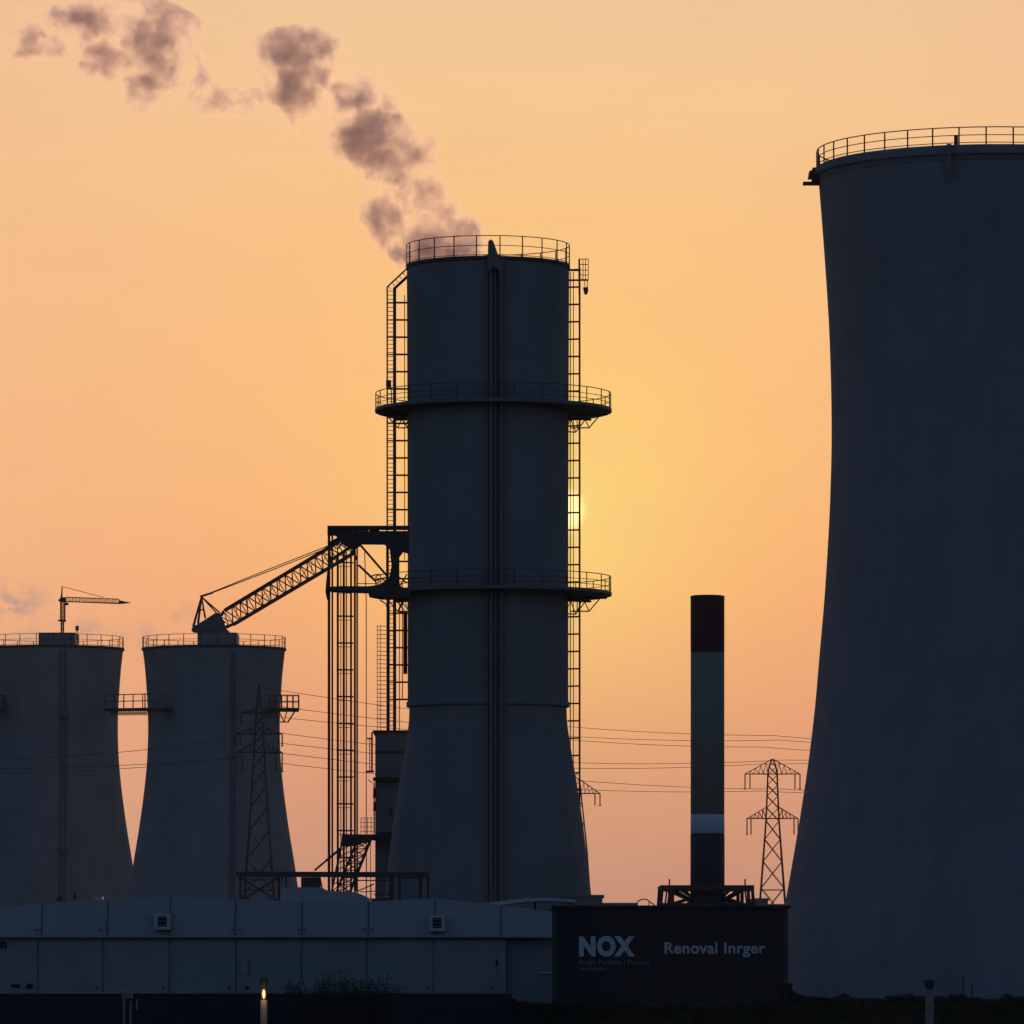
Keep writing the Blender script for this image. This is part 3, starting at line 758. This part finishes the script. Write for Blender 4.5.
b = MB(); b.pbox(240.5, 248.5, 959.5, 974, D-0.06, 0.05); b.make('hatch', M['wall_pale'], wh); b = MB(); b.pbox(247.6, 249, 960, 974.2, D-0.09, 0.08); b.make('hatch_edge', M['seam'], wh)
MB().pbox(495.5, 498, 960, 965.5, D-0.12, 0.1).make('wall_lamp', M['black'], wh)
for (xc, yc) in ((162.2, 921.5), (437.0, 923.0)):
    v_ = thing('vent_unit', W(xc, yc+8, D-0.5), 'boxy pale ventilation unit on the warehouse fascia, '+('left one below the roof ridge' if xc < 300 else 'right one nearer the black building'), 'vent unit', 'vent units on the warehouse fascia')
    b = MB(); x0, x1, y0, y1 = xc-8, xc+8, yc-8.2, yc+8.2; dp = D-0.62
    b.pbox(x0, x1, y0, y0+3, dp, 0.45); b.pbox(x0, x1, y1-3.2, y1, dp, 0.45); b.pbox(x0, x0+3.4, y0+3, y1-3.2, dp, 0.45); b.pbox(x1-3.4, x1, y0+3, y1-3.2, dp, 0.45)
    b.make('casing', M['vent'], v_)
    b = MB(); b.pbox(x0+3.4, x1-3.4, y0+3, y1-3.2, dp+0.2, 0.2); b.make('backing', M['black'], v_)
    b = MB()
    for k_ in range(3): yy = y0+4.2+k_*3.3; b.pbox(x0+3.4, x1-3.4, yy, yy+0.9, dp+0.08, 0.1)
    b.make('louvre', M['wall_grey'], v_)
# roof monitor
rm = thing('roof_monitor', W(328, 903, 262), 'low blue-grey hipped roof box raised above the middle of the warehouse', 'roof unit')
MB().prism([(281, 904), (281.5, 888), (290, 887), (321, 887.4), (327, 891), (350, 891.4), (359, 893.4), (367, 896.8), (371, 904)], 262.5, 8.0).make('wall', M['monitor'], rm)
# canopy
ca = thing('canopy', W(530, 905, 288), 'thin pale flat canopy roof showing behind the right end of the warehouse', 'canopy')
MB().prism([(462, 905.6), (500, 901.2), (527, 898.2), (545, 897.9), (575, 899.3), (575.5, 902.4), (545, 901.0), (527, 901.8), (500, 905.2), (470, 908)], 288, 5.0).make('roof', M['vent'], ca)
b = MB()
for x in (470, 500, 535, 570): b.pbar((x, 902), (x, 1017), 290, 2)
b.each('post', M['steel'], ca)
# small roof fittings
for i, (x, y0, y1, lb) in enumerate(((60, 896.8, 900.4, 'tiny tilted floodlight on the warehouse roof edge, leftmost fitting'), (75, 893, 900.6, 'tiny upright camera pole on the warehouse roof, middle fitting'), (99.5, 896.0, 899.8, 'small pale skylight hood on the warehouse roof, rightmost fitting'))):
    r_ = thing('roof_fitting', W(x, y1, 262), lb, 'roof fitting')
    b = MB()
    if i == 0: b.pbar((57, 900), (62.5, 896.6), 262, 1.6); b.pbar((60, 898), (60, 903), 262, 0.9)
    elif i == 1: b.pbar((74, 903), (75, 893), 262, 1.6); b.pbar((73.5, 897.5), (77, 896.6), 262, 2.2)
    else: b.prism([(94, 899.8), (95, 897.2), (102, 896.6), (103, 899.8)], 262, 0.6)
    b.make('body', M['black'] if i < 2 else M['vent'], r_)

# ================================================================== low buildings behind
def low_building(px0, px1, py, D, label, m, extra=None):
    t = thing('low_building', W((px0+px1)/2, HY+CZ*F/D, D), label, 'building')
    b = MB(); a_ = W(px0, py, D); z_ = W(px1, py, D); b.box(a_.x, z_.x, D, D+9, -0.02, a_.z-0.15); b.make('wall', m, t)
    b = MB(); b.box(a_.x-0.1, z_.x+0.1, D-0.1, D+9.1, a_.z-0.15, a_.z); b.make('parapet', m, t)
    if extra: extra(t, D)
    return t
low_building(560, 602.5, 894.8, 330.0, 'dark flat-roofed block by the right foot of the central tower', M['wall_grey'])
low_building(600, 636, 902.8, 322.0, 'lower dark block beside the black building, right of the flat-roofed one', M['wall_grey'])
low_building(754, 768, 898.2, 420.0, 'small grey hut seen past the right end of the chimney frame', M['wall_grey'])
low_building(766, 794, 904.0, 405.0, 'low grey shed at the foot of the lattice pylon on the right', M['wall_grey'])
b = MB(); b.tube([W(637, 903, 300), W(639, 900.5, 300), W(643, 899, 300), W(647, 899.6, 300), (W(650, 902, 300)), W(655, 905.5, 300)], 0.03, 5); b.tube([W(649, 901, 300), W(648.5, 908, 300)], 0.025, 5); b.tube([W(637, 903, 300), W(636.5, 1015, 300)], 0.03, 5)
tag(b.make('bent_pipe', M['steel'], origin=W(637, 1015, 300)), 'thin arched pipe showing above the black building roof left of the chimney frame', 'pipe')

# ================================================================== black building with lettering
D = 240.0
bb = thing('sign_building', W(670, 1025, D), 'near-black flat-roofed box building carrying pale lettering under the striped chimney', 'building')
b = MB(); a_ = W(553.5, 908.5, D); z_ = W(787, 908.5, D)
b.box(a_.x, z_.x, D, D+9, -0.02, a_.z); b.make('wall', M['black'], bb)
b = MB(); p = W(551.5, 905.4, D); q = W(790, 908.4, D); b.box(p.x, q.x, D-0.15, D+9.15, q.z+0.003, p.z); b.make('roof', M['black'], bb)
b = MB(); b.pbox(552, 557, 908.5, 1020, D-0.08, 0.4); b.pbox(783.5, 788, 908.5, 1020, D-0.06, 0.4); b.each('corner_trim', M['ch_base'], bb)
b = MB(); b.pbox(784, 792.5, 983, 1024, D-0.6, 1.6); b.make('side_cabinet', M['black'], bb)
def text(body, px, py, hpx, wpx, D, m, parent, bold, label, sx=1.0):
    cu = bpy.data.curves.new('lettering', 'FONT'); cu.body = body; cu.size = 1.0; cu.extrude = 0.02; cu.offset = bold; cu.space_character = 1.0+bold*2.2
    tmp = bpy.data.objects.new('tmp', cu); COL.objects.link(tmp)
    bpy.context.view_layer.update()
    dg = bpy.context.evaluated_depsgraph_get()
    me = bpy.data.meshes.new_from_object(tmp.evaluated_get(dg)); bpy.data.objects.remove(tmp); me.name = 'lettering'
    xs_ = [v.co.x for v in me.vertices]; ys_ = [v.co.y for v in me.vertices]
    x0, x1, y0, y1 = min(xs_), max(xs_), min(ys_), max(ys_)
    S = D/F; kx = wpx*S/(x1-x0); ky = hpx*S/(y1-y0); O = W(px, py, D-0.03)-world_loc(parent)
    for v in me.vertices:
        x, y_, z = v.co; v.co = (O.x+(x-x0)*kx, O.y-z*1.0, O.z+(y_-y0)*ky)
    me.update(); me.materials.clear(); me.materials.append(m)
    o = bpy.data.objects.new('lettering', me); COL.objects.link(o); o.parent = parent; o['label'] = label
    return o
text('NOX', 579, 956.6, 20.6, 56.0, D, M['letter'], bb, 0.062, 'large bold pale letters NOX')
text('Rutpic Purilaele | Prearnd', 579.5, 966, 6.2, 69, D, M['letter_dim'], bb, 0.008, 'faint small line of lettering under NOX')
text('Soto Rensutlor', 579.5, 970.2, 3.4, 27.5, D, M['letter_dim'], bb, 0.008, 'faint short second line of lettering')
text('Renoval Inrger', 664.5, 957.2, 15.0, 101, D, M['letter'], bb, 0.022, 'pale words Renoval Inrger')

# chimney on its roof
D = 244.5; S = D/F
ch = thing('chimney', W(707.5, 905.6, 244.0), 'slim free-standing chimney with dark red top and white band on the black building', 'chimney')
c = Vector(((707.5-512)*S, D, 0)); H = lambda y_: CZ+(HY-y_)*S; R = 17.0*S; zr = 4.80
def drum(name, r, z0, z1, m, tp=False, bt=False):
    o = MB().lathe(c, [(r-0.02, z0), (r, z0+0.02), (r, z1-0.02), (r-0.02, z1)], 48, bt, tp).make(name, m, ch); sharp(o, 50); return o
drum('base_band', R+0.006, zr+0.02, H(833.5), M['ch_base'])
drum('white_band', R, H(833.5)+0.002, H(814.5), M['ch_white'])
drum('barrel', R-0.004, H(814.5)+0.002, H(652.5), M['ch_grey'])
o = MB().lathe(c, [(R-0.02, H(652.5)+0.002), (R, H(652.5)+0.02), (R, H(596.0)), (R-0.10, H(595.5)), (R-0.10, H(620))], 48).make('top_band', M['ch_red'], ch); sharp(o, 40)
zt_ = H(886.2)
b = MB()
x0, x1 = c.x-48.5*S, c.x+44.5*S; y0, y1 = D-2.2, D+2.2
for yy in (y0, y1):
    b.bar((x0, yy, zt_-0.09), (x1, yy, zt_-0.09), 0.20, 0.2)
for xx in (x0+0.09, x1-0.09): b.bar((xx, y0, zt_-0.09), (xx, y1, zt_-0.09), 0.18)
b.bar((c.x-0.75, D, zr+0.25), (c.x+0.75, D, zr+0.25), 0.3, 0.3)
b.make('frame_beam', M['steel'], ch)
for sx in (-1, 1):
    for yy in (y0, y1):
        xe = x0+0.07 if sx < 0 else x1-0.07
        MB().bar((xe+sx*0.05, yy, zr), (xe, yy, zt_-0.19), 0.13).make('leg', M['steel'], ch)
        b = MB()
        b.bar((xe-sx*0.42, yy, zr), (xe-sx*0.42, yy, zt_-0.19), 0.14)
        b.bar((xe-sx*0.22, yy, zr), (xe-sx*0.3, yy, zt_-0.19), 0.07)
        b.make('inner_leg', M['steel'], ch)
b = MB()
for sx in (-1, 1):
    xe = x0+0.45 if sx < 0 else x1-0.45
    for yy in (y0, y1):
        b.bar((xe, yy, zt_-0.16), (c.x+sx*R*0.9, D+(0.4 if yy > D else -0.4), zr+0.22), 0.13)
        b.bar((xe, yy, zr+0.06), (c.x+sx*R*0.9, D+(0.4 if yy > D else -0.4), zr+0.34), 0.13)
        b.bar((xe-sx*0.5, yy, zt_-0.16), (c.x+sx*R*0.9, D, zt_-0.45), 0.07)
b.bar((x0, y0, zr+0.06), (x1, y0, zr+0.06), 0.10); b.bar((x0, y1, zr+0.06), (x1, y1, zr+0.06), 0.10)
b.make('raking_brace', M['steel'], ch)
o = MB().lathe(c, [(R+0.16, zr+0.02), (R+0.14, zr+0.22), (R+0.012, zr+0.4)], 40).make('skirt', M['ch_base'], ch)
for xx in (x0+9*S, x1-9*S):
    MB().tube([(xx, y0, zt_+0.003), (xx, y0, zt_+0.26)], 0.03, 6).make('rod', M['steel'], ch)

# ================================================================== pylons
def pylon(cx, D, ytop, body, arms, label, m, hpeak=0.0, tb=0.10):
    S = D/F; base = Vector(((cx-512)*S, D, 0)); t = thing('pylon', base, label, 'pylon', 'power line pylons')
    zz = lambda y_: CZ+(HY-y_)*S
    def corners(y_):
        P = sorted(body); hw = P[-1][1]
        for (ya, ha), (yb, hb) in zip(P, P[1:]):
            if ya <= y_ <= yb: hw = ha+(hb-ha)*(y_-ya)/(yb-ya)
        if y_ < P[0][0]: hw = P[0][1]
        h = hw*S; z = max(0, zz(y_))
        return [Vector((base.x+sx*h, base.y+sy*h, z)) for sx, sy in ((-1,-1),(1,-1),(1,1),(-1,1))]
    ys = [min(body)[0]]; 
    while ys[-1] < max(body)[0]-6:
        hw = (corners(ys[-1])[1].x-corners(ys[-1])[0].x)/S
        ys.append(min(max(body)[0], ys[-1]+hw*(1.35 if ys[-1] > arms[-1][1] else 1.0)+1.0))
    ys[-1] = max(body)[0]
    b = MB(); br = MB()
    for ya, yb in zip(ys, ys[1:]):
        A_, B_ = corners(ya), corners(yb)
        for k in range(4):
            k2 = (k+1) % 4
            br.bar(A_[k], B_[k2], tb*0.6); br.bar(A_[k2], B_[k], tb*0.6)
    for yy in [a[1] for a in arms]+[890]:
        if yy > max(body)[0]: continue
        C_ = corners(yy)
        for k in range(4): br.bar(C_[k], C_[(k+1) % 4], tb*0.7)
    lg = MB()
    for k in range(4):
        lg = MB()
        for ya, yb in zip(ys, ys[1:]): lg.bar(corners(ya)[k], corners(yb)[k], tb)
        lg.make('leg', m, t)
    br.make('lacing', m, t)
    for (half, yb, yt, drop, inset) in arms:
        ar = MB(); ins = MB()
        Cb = corners(yb); Ct = corners(yt)
        for sx in (-1, 1):
            tip = Vector((base.x+sx*half*S, base.y, zz(yb)))
            k0, k1 = ((0, 3) if sx < 0 else (1, 2))
            for kk in (k0, k1):
                ar.bar(Cb[kk], tip, tb*0.8); ar.bar(Ct[kk], tip, tb*0.7)
                n_ = max(3, int(half/5))
                for i in range(1, n_):
                    pb = Cb[kk].lerp(tip, i/n_); pt = Ct[kk].lerp(tip, i/n_); pb2 = Cb[kk].lerp(tip, (i-1)/n_) 
                    ar.bar(pb, pt, tb*0.4); ar.bar(pt, pb2, tb*0.4)
            if drop:
                for dx in (0, inset):
                    q = Vector((tip.x-sx*dx*S, base.y, tip.z)); ins.tube([q, q-Vector((0, 0, drop*S))], 0.055, 6)
                q = tip-Vector((0, 0, drop*S)); ins.bar(q-Vector((inset*0.3*S, 0, 0)), q+Vector((inset*0.3*S, 0, 0)), 0.08)
        ar.make('crossarm', m, t)
        if drop: ins.make('insulator', M['porcelain'], t)
    return t
pylon(772.5, 560.0, 759, [(759, 1.0), (768, 3.8), (774, 4.6), (818, 6.3), (850, 8.6), (895, 12.0), (996, 20)], [(27.5, 774.0, 759.5, 15, 5), (25.5, 818.5, 807, 16, 4)],
      'lattice pylon with two triangular crossarms between the striped chimney and the huge tower', M['brown_steel'], tb=0.105)
pylon(575, 575.0, 770, [(772, 4.0), (793, 6.0), (850, 12.0), (995, 22)], [(25, 793.5, 779.5, 12, 5)],
      'lattice pylon mostly hidden behind the central tower, one arm showing at its right foot', M['brown_steel'], tb=0.105)
pylon(259.2, 480.0, 685, [(685, 0.5), (713, 3.2), (752, 5.2), (820, 9.2), (870, 13.0), (999, 22)], [(18, 713, 709, 12, 0.01), (23, 734, 727, 12, 4), (23, 752.5, 742.5, 19, 6)],
      'lattice pylon with three crossarms standing in front of the squat tower left of the gantry', M['steel'], tb=0.105)
pA, pB, pC = (259.2, 480.0), (573, 575.0), (772.5, 560.0)
def wire(pts, sag, label):
    P = []
    for (a_, b_), sg in zip(zip(pts, pts[1:]), sag):
        A_ = W(*a_); B_ = W(*b_); n_ = 14
        for i in range(n_+(1 if b_ == pts[-1] else 0)):
            t = i/n_; p = A_.lerp(B_, t); p.z -= 4*sg*t*(1-t)*(A_.y+B_.y)/2/F; P.append(p)
    o = MB().tube(P, 0.022, 4).make('power_line', M['brown_steel'], origin=P[0]); tag(o, label, 'power line', 'power lines strung between the pylons')
spec = [('topmost power line, from the tip of the three-armed pylon', 0, 687, 727, 735.5, 741, None),
        ('second power line from the top crossing the sky', 18, 706, 737, 740, 744, None),
        ('third power line from the top crossing the sky', -18, 713, 739.5, 747, 752, None),
        ('fourth power line, middle one of the seven', 23, 733, 763, 760, 750, None),
        ('fifth power line, rising toward the right tower', -23, 738, 768, 764, 753, 757),
        ('sixth power line, just above the arm of the hidden pylon', 23, 753, 781, 789, 791, 765),
        ('lowest power line, meeting the arm of the hidden pylon', -23, 758, 788.5, 791, 790, 769)]
for lb, off, ya, yb, yc, yd, left in spec:
    pts = [(259.2+off*0.9, ya, 480.0), (573+off*0.5, yb, 575.0), (772.5+off*0.5, yc, 560.0), (960, yd, 540.0)]
    sag = [3, 2, 3]
    if left is not None: pts = [(-40, left+3, 520.0)]+pts; sag = [5]+sag
    wire(pts, sag, lb)

# ================================================================== foreground
D = 200.0
bw = thing('boundary_wall', W(240, 1035, D), 'long low near-black wall along the bottom left in front of the warehouse', 'wall')
b = MB(); b.box(W(-60, 0, D).x, W(512, 0, D).x, D, D+0.3, -0.02, W(0, 994.0, D).z); b.make('wall', M['darkwall'], bw)
b = MB(); b.box(W(-60.5, 0, D).x, W(512.5, 0, D).x, D-0.04, D+0.34, W(0, 994.0, D).z+0.002, W(0, 993.0, D).z+0.01); b.make('coping', M['seam'], bw)
# two lamp posts with dark caps, one lit
def bollard(px, ytop, D, wpx, label, lit):
    S = D/F; c = Vector(((px-512)*S, D, 0)); zt = CZ+(HY-ytop)*S
    t = thing('bollard_light', c, label, 'bollard light', 'bollard lights along the bottom edge')
    r = wpx*S/2
    if lit:
        g0, g1 = zt-9.5*S, zt-22*S
        MB().lathe(c, [(r*1.15, 0), (r*1.15, 0.05), (r, 0.07), (r, g1), (0.0, g1)], 20).make('post', M['post'], t)
        b = MB()
        for k in range(4):
            a = k*math.pi/2+0.78; p = Vector((c.x+r*0.85*math.cos(a), c.y+r*0.85*math.sin(a), g1)); b.bar(p, p+Vector((0, 0, g0-g1)), 0.014)
        b.make('cage', M['cap'], t)
        MB().lathe(c, [(0.0, g1+0.01), (1.1*S, g1+3*S), (1.5*S, (g0+g1)/2), (0.9*S, g0-3*S), (0.0, g0-1.5*S)], 16).make('bulb', M['glow'], t)
        L = bpy.data.lights.new('lamp', 'POINT'); L.energy = 1.2; L.color = (1.0, 0.5, 0.18); L.shadow_soft_size = 0.04
        lo_ = bpy.data.objects.new('lamp_light', L); COL.objects.link(lo_); lo_.location = Vector((0, -0.12, (g0+g1)/2)); lo_.parent = t
        zc = g0
    else:
        zc = zt-9*S
        MB().lathe(c, [(r*1.15, 0), (r*1.15, 0.05), (r, 0.07), (r, zc)], 20).make('post', M['post'], t)
    o = MB().lathe(c, [(0, zc), (r*1.0, zc), (r*1.05, zc+2.5*S), (r*1.35, zc+5.5*S), (r*1.35, zt-0.01), (r*1.2, zt), (0, zt)], 24).make('cap', M['cap'], t); sharp(o)
    return t
bollard(263.8, 978.0, 100.0, 6.6, 'slim bollard light with a dark flared cap and a lit warm bulb', True)
bollard(929.5, 980.0, 100.0, 8.0, 'unlit pale bollard with a dark cap before the huge tower', False)
# faint valve stand by the wall
vs_ = thing('valve_stand', W(127, 1040, 185.0), 'dim pair of thin posts with a small valve head against the dark wall', 'valve stand')
b = MB(); b.pbar((124, 996), (124, 1039), 185, 2.2); b.pbar((130.5, 1001), (130.5, 1039), 185, 2.0); b.pbar((137, 999), (137, 1010), 185, 1.6); b.each('post', M['post'], vs_)
b = MB(); b.pbox(121.5, 132, 992.5, 998.5, 184.9, 0.25); b.pbar((122, 989.5), (126, 994), 185, 1.2); b.make('valve_head', M['post'], vs_)
# cabinet by warehouse end
kb = thing('utility_cabinet', W(545, 1021, 258.0), 'pale grey utility cabinet at the right end of the warehouse', 'cabinet')
MB().pbox(538.5, 553, 973.5, 1020, 258, 0.6).make('body', M['wall_grey'], kb); MB().pbox(537.5, 554, 971.8, 973.4, 257.9, 0.8).make('lid', M['vent'], kb)
wp = thing('water_pipe', W(514, 1016, 256.0), 'short pale double pipe by the corner of the warehouse', 'pipe')
b = MB(); b.pbar((512, 995), (512, 1020), 256, 2.0); b.pbar((518, 996), (518, 1020), 256, 2.0); b.pbar((512, 996), (518, 996), 256, 1.2); b.make('pipes', M['trim'], wp)

# hedge: clipped low growth made of leaf-sized faces
def leafmass(name, x0, x1, D, dep, topf, dens, m, size, z0=0.0):
    vs = []; fs = []
    n_ = int((x1-x0)*dens)
    for i in range(n_):
        x = random.uniform(x0, x1); y_ = D+random.uniform(0, dep); h = topf(x)
        z = z0+(h-z0)*(1-random.random()**2.2)
        s_ = size*random.uniform(0.6, 1.4)
        a = Vector((random.gauss(0, 1), random.gauss(0, 1), random.gauss(0, 1))).normalized(); b_ = a.orthogonal().normalized()
        p = Vector((x, y_, z)); k_ = len(vs)
        vs += [p-a*s_, p+b_*s_*0.5, p+a*s_, p-b_*s_*0.5]; fs.append((k_, k_+1, k_+2, k_+3))
    return vs, fs
def nz(x, f, ph): return math.sin(x*f+ph)+0.6*math.sin(x*f*2.3+ph*2.1)+0.4*math.sin(x*f*5.1+ph*0.7)
def htop(x): return 0.86+0.045*nz(x, 1.3, 0.4)+0.10*max(0, nz(x, 3.1, 1.1))
hd = MB(); D = 222.0
vs, fs = leafmass('hedge', W(505, 0, D).x, W(1075, 0, D).x, D, 1.6, lambda x: htop(x)+(0.27 if x > W(788, 0, D).x else 0.04), 2600, M['leaf'], 0.06)
hd.add(vs, fs)
hd.box(W(508, 0, D).x, W(1070, 0, D).x, D+0.3, D+1.3, -0.02, 0.80)
o = hd.make('hedge', M['leaf'], origin=(W(780, 0, D).x, D, 0)); tag(o, 'ragged dark hedge along the bottom right below the huge tower', 'hedge')
# foreground verge of rough grass in front of wall
# bush with twigs
D = 188.0
bs = thing('bush', W(345, 1040, D), 'scraggy dark bush with bare upright twigs before the low wall', 'bush')
tw = MB(); lv = MB()
for i in range(150):
    t = random.random(); x = 290+112*t
    peak = 991-9*math.exp(-((x-345)/45)**2)-13*random.random()**2.5
    px_ = x+random.uniform(-10, 10); top_ = W(px_, peak+random.uniform(-4, 16), D)+Vector((0, random.uniform(-1, 1), 0))
    bot = W(300+90*t, 1040, D)+Vector((0, random.uniform(-0.4, 0.4), 0))
    mid = bot.lerp(top_, 0.55)+Vector((random.uniform(-0.1, 0.1), 0, random.uniform(0, 0.12)))
    tw.tube([bot, mid, top_], 0.018, 4, r2=0.006)
    for k in range(26):
        p = mid.lerp(top_, random.random()**0.8)+Vector((random.gauss(0, 0.09), random.gauss(0, 0.12), random.gauss(0, 0.05)))
        a = Vector((random.gauss(0, 1), random.gauss(0, 1), random.gauss(0, 1))).normalized(); b_ = a.orthogonal(); s_ = random.uniform(0.02, 0.045)
        lv.add([p-a*s_, p+b_*s_*0.5, p+a*s_, p-b_*s_*0.5], [(0, 1, 2, 3)])
tw.make('twigs', M['twig'], bs); lv.make('leaves', M['leaf'], bs)
# tall weeds before the big tower
for (x, y0, lb) in ((963, 975, 'taller of two thin stalks above the hedge before the huge tower'), (972, 983, 'shorter thin stalk above the hedge, just right of the taller one')):
    D = 221.0
    b = MB(); b.tube([W(x-0.5, 1028, D), W(x, 1000, D), W(x+0.3, y0, D)], 0.03, 5, r2=0.02)
    for k in range(5): p = W(x, y0+2+k*2, D); b.bar(p, p+Vector((random.uniform(-0.04, 0.04), 0, 0.06)), 0.02)
    tag(b.make('stalk', M['twig'], origin=W(x, 1028, D)), lb, 'plant')

# ================================================================== haze: thin evening air round the whole scene
HZ = 0.000022
hb = MB().box(-2050, 2050, -350, 3050, -1.0, 70.0)
hm = bpy.data.materials.new('haze_air'); hm.use_nodes = True; ht = hm.node_tree; ht.nodes.clear()
hv = ht.nodes.new('ShaderNodeVolumePrincipled'); hv.inputs['Color'].default_value = (0.88, 0.88, 0.96, 1); hv.inputs['Density'].default_value = HZ
hv.inputs['Anisotropy'].default_value = 0.45
ho = ht.nodes.new('ShaderNodeOutputMaterial'); ht.links.new(hv.outputs[0], ho.inputs['Volume'])
tag(hb.make('haze', hm), kind='stuff')

# ================================================================== steam plume
D = 360.0
puffs = [  # column, row, half width, half height, thinness penalty, depth shift
 (432, 250, 40, 15, 0.0, 0), (470, 254, 34, 8, 0.18, 0), (425, 236, 30, 14, 0.0, 0), (440, 252, 48, 15, -0.15, 0), (384, 218, 24, 20, 0.0, 0), (402, 226, 22, 14, 0.12, 0),
 (455, 226, 40, 22, 0.26, 0), (430, 198, 32, 30, 0.28, 0), (400, 188, 22, 18, 0.22, 0), (488, 220, 22, 14, 0.30, 0),
 (384, 162, 34, 22, 0.0, 0.5), (368, 138, 36, 26, 0.0, 0), (352, 98, 24, 24, 0.06, 0), (390, 108, 20, 20, 0.30, 0), (408, 156, 26, 20, 0.14, 0), (345, 146, 22, 16, 0.16, 1), (424, 150, 16, 18, 0.28, 0),
 (286, 50, 34, 26, 0.0, 0), (318, 46, 28, 22, 0.08, 0), (296, 88, 30, 32, 0.03, 0), (325, 76, 22, 26, 0.28, 1), (290, 120, 24, 16, 0.28, 0),
 (248, 97, 26, 12, 0.18, 0), (222, 102, 24, 12, 0.24, 0), (204, 84, 17, 34, 0.32, 0),
 (150, 36, 44, 34, 0.16, 0), (160, 64, 34, 26, 0.22, 1), (108, 62, 40, 22, 0.28, 0), (85, 18, 48, 30, 0.28, 0), (150, 86, 36, 20, 0.24, 0), (34, 46, 36, 13, 0.22, 0), (176, 8, 32, 30, 0.28, 0)]
sm = bpy.data.materials.new('steam_vapour'); sm.use_nodes = True; t = sm.node_tree; t.nodes.clear(); g = N(t)
wp_ = g.n('ShaderNodeNewGeometry').outputs['Position']
wa = g.n('ShaderNodeTexNoise'); t.links.new(wp_, wa.inputs['Vector']); wa.inputs['Scale'].default_value = 0.42; wa.inputs['Detail'].default_value = 5; wa.inputs['Roughness'].default_value = 0.68
q = g.v('ADD', wp_, g.v('SCALE', g.v('SUBTRACT', wa.outputs['Color'], (0.5, 0.5, 0.5)), scale=5.2))
fld = None
for (x, y, rx, rz, pen, dy) in puffs:
    c = W(x, y, D)+Vector((0, dy, 0)); a_, b_ = rx*1.18*D/F, rz*1.18*D/F; ry = min((a_+b_)/2, 2.6)
    inv = (1/a_, 1/ry, 1/b_)
    ma = g.n('ShaderNodeVectorMath', operation='MULTIPLY_ADD'); t.links.new(q, ma.inputs[0]); ma.inputs[1].default_value = inv; ma.inputs[2].default_value = (-c.x*inv[0], -c.y*inv[1], -c.z*inv[2])
    v_ = g.m('SUBTRACT', 1.0-pen, g.v('LENGTH', ma.outputs[0]))
    fld = v_ if fld is None else g.m('SMOOTH_MAX', fld, v_, 0.12)
n1 = g.noise(wp_, 1.0, 8, 0.68, 0.0)
f = g.m('ADD', fld, g.m('MULTIPLY', g.m('SUBTRACT', n1, 0.5), 2.1))
f = g.m('MAXIMUM', g.m('ADD', f, 0.06), 0.0)
dn = g.m('MULTIPLY', g.m('MINIMUM', g.m('POWER', g.m('MULTIPLY', f, 2.2), 1.5), 1.0), 1.05)
pv = g.n('ShaderNodeVolumePrincipled'); pv.inputs['Color'].default_value = (0.97, 0.85, 0.90, 1); pv.inputs['Anisotropy'].default_value = 0.58
t.links.new(dn, pv.inputs['Density'])
so_ = g.n('ShaderNodeOutputMaterial'); t.links.new(pv.outputs[0], so_.inputs['Volume'])
path = [(452, 274, 34), (446, 250, 44), (428, 228, 50), (408, 200, 54), (392, 168, 54), (368, 132, 54), (336, 96, 54), (298, 78, 56), (254, 86, 48), (208, 84, 50), (164, 62, 58), (118, 42, 58), (70, 32, 56), (16, 30, 48), (-20, 28, 30)]
pts = []
for i in range(len(path)-1):
    P0 = path[max(i-1, 0)]; P1 = path[i]; P2 = path[i+1]; P3 = path[min(i+2, len(path)-1)]
    for k in range(3):
        u = k/3; pts.append(tuple(0.5*((2*P1[j])+(-P0[j]+P2[j])*u+(2*P0[j]-5*P1[j]+4*P2[j]-P3[j])*u*u+(-P0[j]+3*P1[j]-3*P2[j]+P3[j])*u**3) for j in range(3)))
pts.append(path[-1])
hull = MB(); n_ = 20; rings = []
for i, (x, y, r_) in enumerate(pts):
    a_ = W(*pts[max(i-1, 0)][:2], D); b_ = W(*pts[min(i+1, len(pts)-1)][:2], D); d = (b_-a_).normalized(); u = Vector((0, 1, 0)); v_ = d.cross(u)
    p = W(x, y, D); rr = r_*D/F; rings.append([p+u*math.cos(2*math.pi*k/n_)*min(rr, 3.0)*1.0+v_*math.sin(2*math.pi*k/n_)*rr for k in range(n_)])
vs = [p for R_ in rings for p in R_]; fs = [(i*n_+k, i*n_+(k+1) % n_, (i+1)*n_+(k+1) % n_, (i+1)*n_+k) for i in range(len(rings)-1) for k in range(n_)]
fs += [tuple(range(n_-1, -1, -1)), tuple((len(rings)-1)*n_+k for k in range(n_))]
hull.add(vs, fs)
st_ = hull.make('steam', sm, origin=W(446, 262, D))
tag(st_, 'mauve drifting steam plume rising leftward from the mouth of the central tower', 'steam', kind='stuff')
